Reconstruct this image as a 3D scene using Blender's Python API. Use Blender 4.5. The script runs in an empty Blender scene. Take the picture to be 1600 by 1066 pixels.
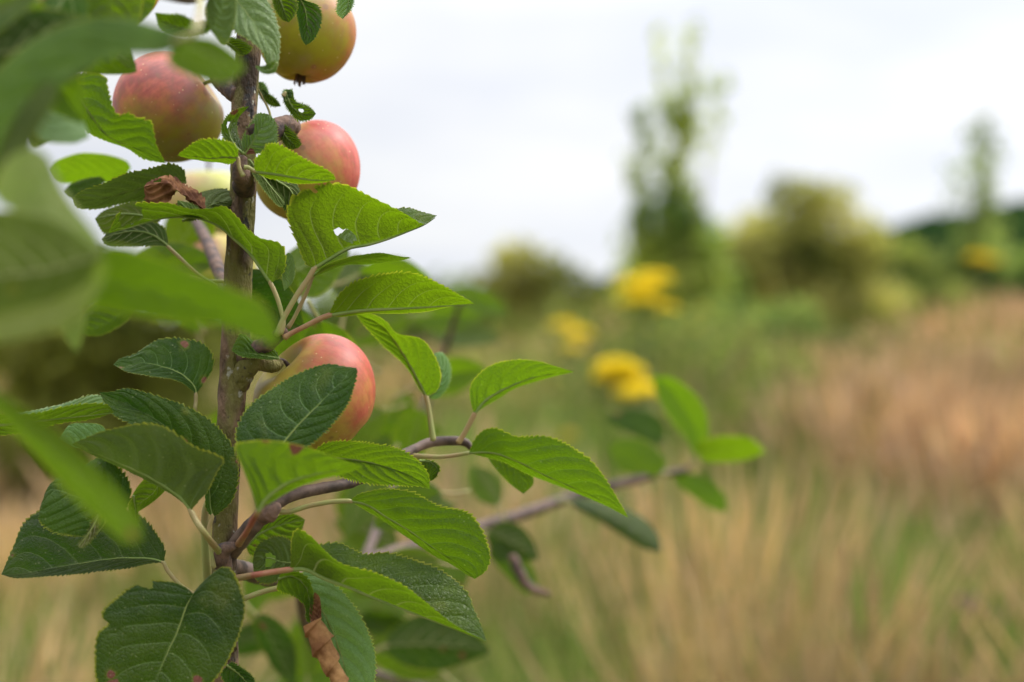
import bpy, math, random
import numpy as np
from mathutils import Vector, Matrix
R_ = math.radians
C = bpy.context.scene
COL = C.collection
rng = np.random.default_rng(11)
random.seed(11)

# ------------------------------------------------------------------ camera, sky, sun, exposure
CAM_Z = 1.0
cd = bpy.data.cameras.new('camera'); cam = bpy.data.objects.new('camera', cd); COL.objects.link(cam)
cam.location = (0, 0, CAM_Z); cam.rotation_euler = (R_(90), 0, 0)
cd.lens = 50; cd.sensor_width = 36; cd.clip_start = .02; cd.clip_end = 2000
cd.dof.use_dof = True; cd.dof.focus_distance = .70; cd.dof.aperture_fstop = 3.4; cd.dof.aperture_blades = 9
C.camera = cam
C.view_settings.view_transform = 'Standard'; C.view_settings.look = 'None'
C.view_settings.gamma = 1; C.view_settings.exposure = 0.0
C.cycles.use_denoising = True
C.cycles.max_bounces = 10; C.cycles.transmission_bounces = 6; C.cycles.transparent_max_bounces = 8
C.cycles.sample_clamp_indirect = 6

SUN_AZ, SUN_EL = 62, 48       # degrees: azimuth clockwise from the view direction, elevation
W = bpy.data.worlds.new("World"); C.world = W; W.use_nodes = True
nt = W.node_tree; nt.nodes.clear()
def wn(t, **k):
    n = nt.nodes.new(t)
    for a, b in k.items(): setattr(n, a, b)
    return n
out = wn('ShaderNodeOutputWorld'); bg = wn('ShaderNodeBackground'); bg.inputs['Strength'].default_value = .1
sky = wn('ShaderNodeTexSky', sky_type='NISHITA', sun_disc=False, sun_elevation=R_(SUN_EL), sun_rotation=R_(SUN_AZ))
tc = wn('ShaderNodeTexCoord'); sep = wn('ShaderNodeSeparateXYZ')
nt.links.new(tc.outputs['Generated'], sep.inputs[0])
mp = wn('ShaderNodeMapping'); mp.inputs['Scale'].default_value = (2.2, 2.2, 7.5)
nt.links.new(tc.outputs['Generated'], mp.inputs[0])
nz = wn('ShaderNodeTexNoise'); nz.inputs['Scale'].default_value = 1.6; nz.inputs['Detail'].default_value = 4; nz.inputs['Roughness'].default_value = .5
nt.links.new(mp.outputs[0], nz.inputs['Vector'])
rp = wn('ShaderNodeValToRGB'); rp.color_ramp.elements[0].position = .36; rp.color_ramp.elements[1].position = .64
rp.color_ramp.elements[0].color = (.79, .825, .92, 1); rp.color_ramp.elements[1].color = (.975, .985, 1.0, 1)
nt.links.new(nz.outputs['Fac'], rp.inputs[0])
# overcast brightening towards the zenith
mr = wn('ShaderNodeMapRange'); mr.inputs['From Min'].default_value = 0.22; mr.inputs['From Max'].default_value = .9
mr.inputs['To Min'].default_value = 10.0; mr.inputs['To Max'].default_value = 30.0
nt.links.new(sep.outputs['Z'], mr.inputs['Value'])
# brighter round the veiled sun, darker in the opposite half of the overcast
dt = wn('ShaderNodeVectorMath', operation='DOT_PRODUCT'); nt.links.new(tc.outputs['Generated'], dt.inputs[0])
dt.inputs[1].default_value = (math.sin(R_(SUN_AZ))*math.cos(R_(SUN_EL)), math.cos(R_(SUN_AZ))*math.cos(R_(SUN_EL)), math.sin(R_(SUN_EL)))
m2 = wn('ShaderNodeMapRange'); m2.inputs['From Min'].default_value = -.6; m2.inputs['From Max'].default_value = .95
m2.inputs['To Min'].default_value = .40; m2.inputs['To Max'].default_value = 1.42; nt.links.new(dt.outputs['Value'], m2.inputs['Value'])
m3 = wn('ShaderNodeMath', operation='MULTIPLY'); nt.links.new(m2.outputs[0], m3.inputs[0]); nt.links.new(mr.outputs[0], m3.inputs[1])
ml = wn('ShaderNodeVectorMath', operation='SCALE')
nt.links.new(rp.outputs[0], ml.inputs[0]); nt.links.new(m3.outputs[0], ml.inputs['Scale'])
mx = wn('ShaderNodeMixRGB'); mx.inputs[0].default_value = .94
nt.links.new(sky.outputs[0], mx.inputs[1]); nt.links.new(ml.outputs[0], mx.inputs[2])
nt.links.new(mx.outputs[0], bg.inputs['Color']); nt.links.new(bg.outputs[0], out.inputs[0])

sd = bpy.data.lights.new('sun', 'SUN'); sd.energy = 2.3; sd.angle = R_(10); sd.color = (1, .955, .88)
sun = bpy.data.objects.new('sun', sd); COL.objects.link(sun)
sdir = Vector((math.sin(R_(SUN_AZ))*math.cos(R_(SUN_EL)), math.cos(R_(SUN_AZ))*math.cos(R_(SUN_EL)), math.sin(R_(SUN_EL))))
sun.rotation_euler = sdir.to_track_quat('Z', 'Y').to_euler(); sun.location = (3, 2, 6)

# ------------------------------------------------------------------ helpers
K = 1600/36*50
def P(x, y, Z): return np.array([(x-800)/K*Z, Z, CAM_Z-(y-533)/K*Z])
def tag(o, label=None, cat=None, group=None, kind=None):
    if label: o['label'] = label
    if cat: o['category'] = cat
    if group: o['group'] = group
    if kind: o['kind'] = kind
    return o
def mesh_obj(name, verts, faces, mat, parent=None, origin=None, smooth=True, uv=None, colors=None):
    verts = np.asarray(verts, dtype=np.float64)
    origin = np.zeros(3) if origin is None else np.asarray(origin, float)
    me = bpy.data.meshes.new(name)
    v = (verts-origin).astype(np.float32)
    faces = np.asarray(faces, dtype=np.int32)
    me.vertices.add(len(v)); me.vertices.foreach_set('co', v.ravel())
    n, k = faces.shape
    me.loops.add(n*k); me.loops.foreach_set('vertex_index', faces.ravel())
    me.polygons.add(n); me.polygons.foreach_set('loop_start', np.arange(n, dtype=np.int32)*k)
    try: me.polygons.foreach_set('loop_total', np.full(n, k, dtype=np.int32))
    except Exception: pass
    me.update(calc_edges=True)
    if smooth: me.polygons.foreach_set('use_smooth', np.ones(n, dtype=bool))
    if uv is not None:
        l = me.uv_layers.new(name='leaf'); l.data.foreach_set('uv', np.asarray(uv, np.float32)[faces.ravel()].ravel())
    if colors is not None:
        a = me.color_attributes.new('tint', 'FLOAT_COLOR', 'POINT')
        c = np.ones((len(v), 4), np.float32); c[:, :3] = colors; a.data.foreach_set('color', c.ravel())
    me.materials.append(mat); me.validate()
    o = bpy.data.objects.new(name, me); COL.objects.link(o)
    if parent is not None:
        o.parent = parent
        pl = np.array(world_loc(parent)); o.location = origin-pl
    else: o.location = origin
    return o
def world_loc(o):
    p = Vector(o.location)
    while o.parent: o = o.parent; p += o.location
    return p
def empty(name, loc):
    o = bpy.data.objects.new(name, None); COL.objects.link(o); o.location = loc; o.empty_display_size = .1; return o
def spl(pts, n):
    p = np.asarray(pts, float)
    if len(p) == 2:
        t = np.linspace(0, 1, n)[:, None]; return p[0]*(1-t)+p[1]*t
    q = np.vstack([2*p[0]-p[1], p, 2*p[-1]-p[-2]])
    o = []
    for i in range(1, len(q)-2):
        p0, p1, p2, p3 = q[i-1], q[i], q[i+1], q[i+2]
        for t in np.linspace(0, 1, 24, endpoint=False):
            o.append(.5*((2*p1)+(-p0+p2)*t+(2*p0-5*p1+4*p2-p3)*t*t+(-p0+3*p1-3*p2+p3)*t**3))
    o.append(p[-1]); o = np.array(o)
    d = np.r_[0, np.cumsum(np.linalg.norm(np.diff(o[:, :2] if False else o, axis=0), axis=1))]
    s = np.linspace(0, d[-1], n)
    return np.stack([np.interp(s, d, o[:, k]) for k in range(p.shape[1])], 1)
def nrm(a): return a/np.maximum(np.linalg.norm(a, axis=-1, keepdims=True), 1e-12)
def tube_geo(pts, rad, n=40, seg=12, rough=0., seed=0, end_round=True):
    """tube through world points; rad: list of radii at the points"""
    rad = np.asarray(rad, float) if np.ndim(rad) else np.full(len(pts), rad, float)
    q = spl(np.c_[np.asarray(pts, float), rad], n); c, r = q[:, :3], q[:, 3]
    t = nrm(np.gradient(c, axis=0)); a = np.array([.3, 1, .2]) if abs(t[0][1]) < .9 else np.array([1, 0, .3])
    u = nrm(np.cross(t, a)); w = np.cross(t, u)
    g = np.linspace(0, 2*np.pi, seg, endpoint=False)
    rr = np.random.default_rng(seed)
    wob = np.ones((n, seg))
    if rough:
        base = rr.normal(size=(n, seg)); 
        for _ in range(2): base = (base+np.roll(base, 1, 0)+np.roll(base, 1, 1)+np.roll(base, -1, 1)+np.roll(base, -1, 0))/3.2
        wob += rough*base
    V = c[:, None]+(r[:, None]*wob)[..., None]*(np.cos(g)[None, :, None]*u[:, None]+np.sin(g)[None, :, None]*w[:, None])
    V = V.reshape(-1, 3); F = []
    i = np.arange(n-1)[:, None]*seg; j = np.arange(seg)[None]
    a0 = i+j; a1 = i+(j+1) % seg
    F = np.stack([a0, a1, a1+seg, a0+seg], -1).reshape(-1, 4)
    # caps
    k = len(V); V = np.vstack([V, c[0]-t[0]*r[0]*.4, c[-1]+t[-1]*r[-1]*.4])
    jj = np.arange(seg)
    F = np.vstack([F, np.stack([(jj+1) % seg, jj, np.full(seg, k), np.full(seg, k)], -1),
                   np.stack([(n-1)*seg+jj, (n-1)*seg+(jj+1) % seg, np.full(seg, k+1), np.full(seg, k+1)], -1)])
    return V, F
def tri_fix(F):   # quads with repeated last vertex are kept by from-scratch loops; split off as triangles
    return F
def join(parts):
    V, F, n = [], [], 0
    for v, f in parts: V.append(v); F.append(f+n); n += len(v)
    return np.vstack(V), np.vstack(F)
def tube(name, pts, rad, mat, parent=None, **k):
    V, F = tube_geo(pts, rad, **k)
    m = poly_obj(name, V, F, mat, parent, origin=np.asarray(pts[0], float)); return m
def poly_obj(name, V, F, mat, parent=None, origin=None, smooth=True, uv=None, colors=None):
    bad = F[:, 2] == F[:, 3]
    if not bad.any(): return mesh_obj(name, V, F, mat, parent, origin, smooth, uv, colors)
    # build with from_pydata when triangles are mixed in
    origin = np.zeros(3) if origin is None else origin
    me = bpy.data.meshes.new(name)
    me.from_pydata((V-origin).tolist(), [], [tuple(f[:3]) if b else tuple(f) for f, b in zip(F.tolist(), bad)])
    me.polygons.foreach_set('use_smooth', np.full(len(F), smooth, dtype=bool)); me.materials.append(mat); me.update()
    o = bpy.data.objects.new(name, me); COL.objects.link(o)
    if parent is not None:
        o.parent = parent; o.location = Vector(origin)-world_loc(parent)
    else: o.location = origin
    return o

# ------------------------------------------------------------------ material helper
class NB:
    def __init__(s, name):
        s.m = bpy.data.materials.new(name); s.m.use_nodes = True; s.t = s.m.node_tree; s.t.nodes.clear()
        s.out = s.n('ShaderNodeOutputMaterial')
    def n(s, t, **k):
        x = s.t.nodes.new(t)
        for a, b in k.items(): setattr(x, a, b)
        return x
    def lk(s, a, b): s.t.links.new(a, b)
    def put(s, sock, v):
        if isinstance(v, bpy.types.NodeSocket): s.lk(v, sock)
        elif v is not None:
            if isinstance(v, (tuple, list)) and len(v) == 3 and sock.type == 'RGBA': v = (*v, 1)
            sock.default_value = v
    def math(s, op, a, b=None, c=None, clamp=False):
        x = s.n('ShaderNodeMath', operation=op, use_clamp=clamp)
        s.put(x.inputs[0], a); s.put(x.inputs[1], b)
        if c is not None: s.put(x.inputs[2], c)
        return x.outputs[0]
    def vm(s, op, a, b=None, sc=None):
        x = s.n('ShaderNodeVectorMath', operation=op); s.put(x.inputs[0], a)
        if b is not None: s.put(x.inputs[1], b)
        if sc is not None: s.put(x.inputs['Scale'], sc)
        return x.outputs['Value'] if op in ('DOT_PRODUCT', 'LENGTH') else x.outputs[0]
    def mix(s, f, a, b, mode='MIX'):
        x = s.n('ShaderNodeMixRGB', blend_type=mode); s.put(x.inputs[0], f); s.put(x.inputs[1], a); s.put(x.inputs[2], b); return x.outputs[0]
    def noise(s, vec, scale, detail=2, rough=.5, out='Fac'):
        x = s.n('ShaderNodeTexNoise'); s.put(x.inputs['Vector'], vec); x.inputs['Scale'].default_value = scale
        x.inputs['Detail'].default_value = detail; x.inputs['Roughness'].default_value = rough; return x.outputs[out]
    def voro(s, vec, scale, feature='F1', out='Distance'):
        x = s.n('ShaderNodeTexVoronoi', feature=feature); s.put(x.inputs['Vector'], vec); x.inputs['Scale'].default_value = scale; return x.outputs[out]
    def step(s, v, a, b, lo=0., hi=1.):
        x = s.n('ShaderNodeMapRange', interpolation_type='SMOOTHSTEP'); s.put(x.inputs['Value'], v)
        x.inputs['From Min'].default_value = a; x.inputs['From Max'].default_value = b
        x.inputs['To Min'].default_value = lo; x.inputs['To Max'].default_value = hi; return x.outputs[0]
    def bump(s, h, strength, dist):
        x = s.n('ShaderNodeBump'); s.put(x.inputs['Height'], h); x.inputs['Strength'].default_value = strength; x.inputs['Distance'].default_value = dist; return x.outputs[0]
    def bsdf(s, col, rough=.5, spec=.5, normal=None):
        x = s.n('ShaderNodeBsdfPrincipled'); s.put(x.inputs['Base Color'], col); s.put(x.inputs['Roughness'], rough)
        s.put(x.inputs['Specular IOR Level'], spec)
        if normal is not None: s.lk(normal, x.inputs['Normal'])
        return x
    def end(s, sh): s.lk(sh, s.out.inputs['Surface']); return s.m

VN, VA, VB = 7.0, .17, .20       # lateral veins: count, lean, curve towards the tip
def leaf_material(name, top1, top2, under, trans, spots=.5, gloss=.42, tfac=.42, spec0=.33, vb=1., vn=None, vc=(.36, .42, .19)):
    vn = vn or VN
    b = NB(name); oi = b.n('ShaderNodeObjectInfo'); tc = b.n('ShaderNodeTexCoord'); geo = b.n('ShaderNodeNewGeometry')
    uvn = b.n('ShaderNodeUVMap', uv_map='leaf'); sp = b.n('ShaderNodeSeparateXYZ'); b.lk(uvn.outputs[0], sp.inputs[0])
    u, v = sp.outputs[0], sp.outputs[1]; a = b.math('ABSOLUTE', v)
    off = b.n('ShaderNodeCombineXYZ'); b.lk(oi.outputs['Random'], off.inputs[0]); b.lk(oi.outputs['Random'], off.inputs[1])
    vec = b.vm('ADD', tc.outputs['Object'], b.vm('SCALE', off.outputs[0], sc=9.7))
    side = b.math('MULTIPLY', b.math('SIGN', v), .25)
    warp = b.math('MULTIPLY', b.math('SUBTRACT', b.noise(vec, 42, 2), .5), .075)
    lean = b.math('ADD', b.math('MULTIPLY', a, VA), b.math('MULTIPLY', b.math('MULTIPLY', a, a), VB))
    p = b.math('ADD', b.math('MULTIPLY', b.math('ADD', b.math('SUBTRACT', u, lean), warp), vn), b.math('ADD', side, 20))
    fr = b.math('FRACT', p); d = b.math('ABSOLUTE', b.math('SUBTRACT', fr, .5))
    vw = b.math('MULTIPLY_ADD', a, -.034*vb, .060*vb)
    vein = b.math('SUBTRACT', 1, b.math('DIVIDE', d, vw), clamp=True)
    fade = b.step(a, .55, .9, 1, 0); vein = b.math('MULTIPLY', b.math('MULTIPLY', vein, 1.8, clamp=True), fade)
    vein_wide = b.math('SUBTRACT', 1, b.math('DIVIDE', d, .22), clamp=True)
    mw = b.math('MULTIPLY_ADD', u, -.035, .055)
    mid = b.math('SUBTRACT', 1, b.math('DIVIDE', a, mw), clamp=True)
    mid = b.math('MULTIPLY', mid, 1.6, clamp=True)
    wv = b.vm('ADD', vec, b.vm('SCALE', b.noise(vec, 260, 2, .5, 'Color'), sc=.0035)); cell = b.voro(wv, 430, 'DISTANCE_TO_EDGE'); net = b.step(cell, 0, .10, 1, 0)
    net2 = b.step(b.voro(vec, 1150, 'DISTANCE_TO_EDGE'), 0, .12, 1, 0)
    # tertiary ribs running between the lateral veins
    ter = b.math('FRACT', b.math('ADD', b.math('MULTIPLY', a, 13), b.math('MULTIPLY', b.noise(vec, 170, 1), 3)))
    ter = b.math('SUBTRACT', 1, b.math('DIVIDE', b.math('ABSOLUTE', b.math('SUBTRACT', ter, .5)), .12), clamp=True)
    fine = b.math('MAXIMUM', b.math('MULTIPLY', net, .8), b.math('MAXIMUM', b.math('MULTIPLY', net2, .45), b.math('MULTIPLY', ter, .5)))
    allv = b.math('MAXIMUM', vein, mid)
    big = b.noise(vec, 28, 3); med = b.noise(vec, 130, 3)
    top = b.mix(b.step(b.math('ADD', b.math('MULTIPLY', big, .7), b.math('MULTIPLY', med, .3)), .35, .65), top1, top2)
    top = b.mix(b.math('MULTIPLY', fine, .28), top, (.06, .16, .03))
    top = b.mix(b.math('MULTIPLY', allv, .42), top, (.15, .28, .09))
    und = b.mix(b.step(med, .3, .7), under, tuple(c*.78 for c in under))
    und = b.mix(b.math('MULTIPLY', fine, .25), und, tuple(min(1, c*1.7+.02) for c in under))
    und = b.mix(b.math('MULTIPLY', allv, .85), und, vc)
    hue = b.n('ShaderNodeHueSaturation'); b.put(hue.inputs['Hue'], b.math('MULTIPLY_ADD', oi.outputs['Random'], .035, .450))
    b.put(hue.inputs['Value'], b.math('MULTIPLY_ADD', oi.outputs['Random'], .5, .78)); 
    col = b.mix(geo.outputs['Backfacing'], top, und)
    col = b.mix(b.step(b.noise(b.vm('ADD', vec, (3.3, 1.1, 7.7)), 38, 3, .6), .56, .72, 0, .35), col, (.13, .18, .025))
    # brown spots, pale insect pricks, yellowing edge
    sv = b.voro(vec, 75, 'F1'); rnd = b.voro(vec, 75, 'F1', 'Color'); rs = b.n('ShaderNodeSeparateXYZ'); b.lk(rnd, rs.inputs[0])
    size = b.math('MULTIPLY', b.step(rs.outputs[0], 1-.32*spots, 1., 0, .34), b.math('ADD', b.math('MULTIPLY', med, 1.3), .2))
    br = b.math('MULTIPLY', b.step(b.math('SUBTRACT', size, sv), 0, .04), b.step(size, .02, .05))
    ring = b.math('MULTIPLY', b.step(b.math('SUBTRACT', size, sv), -.12, .02), b.step(size, .02, .05))
    col = b.mix(b.math('MULTIPLY', ring, .45), col, (.22, .26, .04))
    col = b.mix(br, col, (.30, .16, .09))
    pv = b.voro(vec, 330, 'F1'); pr = b.voro(vec, 330, 'F1', 'Color'); ps = b.n('ShaderNodeSeparateXYZ'); b.lk(pr, ps.inputs[0])
    prick = b.math('MULTIPLY', b.step(pv, .10, .2, 1, 0), b.step(ps.outputs[1], 1-.35*spots, 1-.33*spots))
    col = b.mix(b.math('MULTIPLY', prick, .35), col, (.38, .46, .22))
    edge = b.step(b.math('ADD', a, b.math('MULTIPLY', med, .05)), .985, 1.02)
    col = b.mix(b.math('MULTIPLY', edge, .45), col, (.36, .42, .05))
    b.put(hue.inputs['Color'], col); col = hue.outputs[0]
    tr = b.mix(b.math('MULTIPLY', b.math('MAXIMUM', allv, b.math('MULTIPLY', fine, .9)), .6), trans, tuple(c*.45 for c in trans))
    tr = b.mix(b.step(big, .3, .7), tr, tuple(c*.8 for c in trans))
    tr = b.mix(br, tr, (.10, .04, .01)); tr = b.mix(b.math('MULTIPLY', edge, .7), tr, (.75, .8, .05))
    h = b.math('ADD', b.math('MULTIPLY', b.math('SUBTRACT', 0, vein_wide), .9), b.math('MULTIPLY', b.math('MAXIMUM', fine, allv), -.55))
    h = b.math('ADD', h, b.math('MULTIPLY', med, .6)); h = b.math('ADD', h, b.math('MULTIPLY', b.math('MINIMUM', cell, .3), 1.7))
    nr = b.bump(h, .6, .0008)
    rough = b.math('ADD', b.math('MULTIPLY_ADD', med, .2, gloss-.1), b.math('MULTIPLY', geo.outputs['Backfacing'], .3))
    spec = b.math('MULTIPLY_ADD', geo.outputs['Backfacing'], -.6*spec0, spec0)
    pb = b.bsdf(col, rough, spec, nr)
    t = b.n('ShaderNodeBsdfTranslucent'); b.put(t.inputs[0], tr); b.lk(nr, t.inputs['Normal'])
    ms = b.n('ShaderNodeMixShader'); b.put(ms.inputs[0], tfac); b.lk(pb.outputs[0], ms.inputs[1]); b.lk(t.outputs[0], ms.inputs[2])
    return b.end(ms.outputs[0])
UNDER = (.085, .15, .028); TR = (.175, .33, .004)
LM = {
 'mid':  leaf_material('leaf_green', (.018, .062, .005), (.050, .122, .008), UNDER, TR, .6, .36),
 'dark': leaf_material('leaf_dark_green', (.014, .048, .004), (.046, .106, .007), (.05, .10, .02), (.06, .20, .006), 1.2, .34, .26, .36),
 'lite': leaf_material('leaf_fresh_green', (.035, .12, .012), (.06, .17, .018), (.10, .18, .02), (.215, .385, .004), .3, .42, .48),
 'pale': leaf_material('leaf_felted_olive', (.06, .12, .03), (.09, .16, .04), (.17, .22, .065), (.15, .26, .02), .4, .6, .25, .33, 4.2, 5.2, (.50, .52, .30)),
 'soft': leaf_material('leaf_deep_green_matt', (.02, .09, .012), (.06, .18, .03), UNDER, TR, .3, .6, .3, .12),
 'glow': leaf_material('leaf_pale_yellow_green', (.20, .33, .09), (.30, .42, .13), (.16, .24, .05), (.30, .50, .03), .3, .5, .35),
 'aqua': leaf_material('leaf_painted_sheen', (.12, .26, .09), (.18, .33, .12), (.08, .15, .03), (.22, .42, .04), .5, .36, .28),  # pale sky sheen of the leaf tops is painted into their base colours
}
def plain(name, c1, c2, scale, rough=.7, bump=0., bd=.001, spec=.4, c3=None):
    b = NB(name); tc = b.n('ShaderNodeTexCoord'); f = b.noise(tc.outputs['Object'], scale, 5, .6)
    col = b.mix(b.step(f, .35, .65), c1, c2)
    if c3: col = b.mix(b.step(b.noise(tc.outputs['Object'], scale*.37, 4, .6), .52, .62), col, c3)
    s = b.bsdf(col, rough, spec, b.bump(f, bump, bd) if bump else None); return b.end(s.outputs[0])
M_STALK = plain('leaf_stalk_green_red', (.30, .33, .10), (.36, .26, .12), 60, .5)
M_STALKR = plain('leaf_stalk_red', (.30, .06, .05), (.34, .24, .10), 45, .5)
M_DEAD = plain('dead_leaf_brown', (.10, .035, .015), (.36, .17, .08), 110, .8, .35, .0015, .2, (.22, .10, .04))
M_ROLL = plain('rolled_dead_leaf_tan', (.17, .07, .025), (.46, .25, .10), 90, .75, .4, .0015, .25, (.30, .14, .055))
M_SPUR = plain('spur_wood', (.055, .04, .04), (.20, .12, .085), 130, .8, .8, .003)
M_TWIG = plain('young_twig_bark', (.055, .036, .030), (.17, .11, .085), 90, .6, .4, .001)
M_DARK = plain('calyx_brown', (.05, .035, .02), (.15, .09, .05), 200, .9)
def bark():
    b = NB('apple_bark'); tc = b.n('ShaderNodeTexCoord'); v = tc.outputs['Object']
    mpn = b.n('ShaderNodeMapping'); mpn.inputs['Scale'].default_value = (1, 1, .45); b.lk(v, mpn.inputs[0]); mv = mpn.outputs[0]
    n1 = b.noise(mv, 70, 5, .65); n2 = b.noise(mv, 260, 4, .6); n3 = b.noise(mv, 38, 3, .6)
    col = b.mix(b.step(n1, .38, .62), (.055, .034, .022), (.27, .165, .10))
    col = b.mix(b.step(n3, .50, .60), col, (.20, .18, .05))
    col = b.mix(b.step(b.noise(v, 110, 4, .6), .60, .68), col, (.045, .04, .04))
    col = b.mix(b.step(b.noise(v, 190, 2, .5), .66, .72), col, (.42, .40, .32))
    col = b.mix(b.math('MULTIPLY', n2, .35), col, (.05, .04, .03))
    h = b.math('ADD', n1, b.math('MULTIPLY', n2, .5))
    return b.end(b.bsdf(col, .8, .3, b.bump(h, 1., .006)).outputs[0])
M_BARK = bark()

# ------------------------------------------------------------------ the leaf builder
leafcount = [0]
def margin(mid, spec, d, n):
    """spec: list of pixel points between base and tip | ('v', direction, width in metres)"""
    if spec[0] == 'v':
        t = np.linspace(0, 1, n); w = spec[2]*np.sin(np.pi*t**.8)**.8
        return mid+w[:, None]*nrm(np.array(spec[1], float))[None]
    return None
def build_leaf(parent, mid, L, Rr, mat, camber=.12, ripple=1., teeth=30, tooth=.0016, holes=(), nv=9, seed=None, name='leaf', bites=()):
    n = len(mid); leafcount[0] += 1; rs = np.random.default_rng(leafcount[0]*7 if seed is None else seed)
    t = np.linspace(0, 1, n); tan = nrm(np.gradient(mid, axis=0))
    length = np.linalg.norm(np.diff(mid, axis=0), axis=1).sum()
    vs = np.linspace(-1, 1, 2*nv+1)
    G = np.zeros((n, 2*nv+1, 3)); UV = np.zeros((n, 2*nv+1, 2))
    leftdir = nrm((L-mid)-(Rr-mid)); nup = nrm(np.cross(tan, leftdir))
    f0, f1, f2 = rs.uniform(0, 6.28, 3)
    for j, v in enumerate(vs):
        side = L if v > 0 else Rr
        a = abs(v); m = side-mid; w = np.linalg.norm(m, axis=1)
        nn = nrm(np.cross(tan, m if v > 0 else -m)); nn = nrm(nn*.7+nup*.3)
        pt = mid+m*a+nn*(camber*w*4*a*(1-a)*.35)[:, None]
        if a == 1 and tooth:
            ph = (t*teeth*.85+.25*np.sin(t*17+f0)+.3*np.sin(t*31+f2)) % 1.
            pt = pt+nrm(m)*(tooth*(ph**.9-.35)*(1+.35*np.sin(t*43+f1))*np.sin(np.pi*np.clip(t*1.02, 0, 1))**.3)[:, None]
        # gentle waves towards the margin, puckering between the veins
        wave = ripple*.012*length*a**2*(np.sin(t*9+f1+(2 if v > 0 else 0))*.6+np.sin(t*17+f2)*.35)*np.sin(np.pi*t)
        pv = VN*(t-VA*a-VB*a*a)+(.25 if v > 0 else -.25)
        puck = .0006*ripple*np.cos(2*np.pi*pv)*-1*np.sin(np.pi*min(a*1.1, 1))**.5*np.sin(np.pi*t)
        G[:, j] = pt+nn*(wave-puck)[:, None] if a > 0 else pt
        UV[:, j, 0] = t; UV[:, j, 1] = v
    V = G.reshape(-1, 3); uv = UV.reshape(-1, 2); w = 2*nv+1
    i = np.arange(n-1)[:, None]*w; j = np.arange(w-1)[None]
    F = np.stack([i+j, i+w+j, i+w+j+1, i+j+1], -1).reshape(-1, 4)
    keep = np.ones(len(F), bool)
    for (hu, hv, ru, rv) in holes:
        ang = np.arctan2((uv[:, 1]-hv)/rv, (uv[:, 0]-hu)/ru)
        k = 1+.16*np.sin(3*ang+hu*40)+.1*np.sin(7*ang+hv*30)
        q = np.sqrt(((uv[:, 0]-hu)/ru)**2+((uv[:, 1]-hv)/rv)**2)/k
        cq = q[F].mean(1); keep &= cq > 1
        # pull the rim vertices on to the hole outline
        sel = (q > .6) & (q < 1.35)
        if sel.any():
            iu = hu+(uv[:, 0]-hu)/np.maximum(q, .2); iv = hv+(uv[:, 1]-hv)/np.maximum(q, .2)
            gi = np.clip(iu*(n-1), 0, n-1.001); gj = np.clip((iv+1)*nv, 0, w-1.001)
            i0, j0 = gi.astype(int), gj.astype(int); fi, fj = (gi-i0)[:, None], (gj-j0)[:, None]
            tgt = (G[i0, j0]*(1-fi)+G[i0+1, j0]*fi)*(1-fj)+(G[i0, j0+1]*(1-fi)+G[i0+1, j0+1]*fi)*fj
            rim = np.zeros(len(V), bool); ff = F[keep & ((q[F] < 1.0).any(1))]; rim[ff.ravel()] = True
            rim &= (q < 1.0)
            V[rim] = tgt[rim]
    o = mesh_obj(name, V, F[keep], mat, parent, origin=mid[0], uv=uv)
    return o
def leaf(parent, Z, M, L=None, R=None, mat='mid', dl=0., dr=0., stalk=None, sr=.00095, smat=None, sharp=True, label=None, rib=True, **k):
    """M, L, R: pixel outlines base->tip (optional third value: depth offset in cm); L, R as seen from the upper leaf side"""
    n = 230 if sharp else 60
    def ex(pts):
        p = [(q[0], q[1], q[2] if len(q) > 2 else None) for q in pts]
        known = [(i, q[2]) for i, q in enumerate(p) if q[2] is not None] or [(0, 0)]
        z = np.interp(range(len(p)), [a for a, _ in known], [b for _, b in known])
        return np.array([[q[0], q[1], zz] for q, zz in zip(p, z)])
    m = spl(ex(M), n); t = np.linspace(0, 1, n)
    mw = np.array([P(x, y, Z+d/100) for x, y, d in m])
    def marg(spec, d):
        if spec is None or spec[0] == 'v':
            s = spec or ('v', (0, .8, .4), .018)
            ww = s[2]*np.sin(np.pi*t**.85)**.75
            return mw+ww[:, None]*nrm(np.array(s[1], float))[None]
        e = np.array([[x, y] for x, y, *_ in [M[0], *spec, M[-1]]], float); e = spl(e, n)
        dz = m[:, 2]+d*np.sin(np.pi*t)**.7
        return np.array([P(x, y, Z+q/100) for (x, y), q in zip(e, dz)])
    Lw, Rw = marg(L, dl), marg(R, dr)
    kk = dict(nv=12 if sharp else 6)
    if not sharp: kk.update(teeth=0, tooth=0)
    kk.update(k)
    o = build_leaf(parent, mw, Lw, Rw, LM[mat], **kk)
    if label: o['label'] = label
    if stalk:
        pts = [mw[min(4, n-1)]+0*mw[0], mw[0]]+[P(x, y, Z+(q[0] if q else 0)/100) for x, y, *q in stalk]
        tube('leaf_stalk', pts, [sr*.75, sr]+[sr*1.05]*(len(stalk)-1)+[sr*1.35], smat or M_STALK, o, n=22, seg=8)
    # midrib standing proud of the underside
    if sharp and rib:
        tan = nrm(np.gradient(mw, axis=0)); nu = nrm(np.cross(tan, nrm(Lw-Rw)))
        c = mw-nu*.0003; r = sr*.8*(1-t*.85)
        V, F = tube_geo(c[::8], r[::8], n=36, seg=6); poly_obj('midrib', V, F, M_MIDRIB, o, origin=mw[0])
    return o
M_MIDRIB = plain('midrib_green', (.16, .24, .05), (.24, .29, .08), 60, .6)
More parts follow.
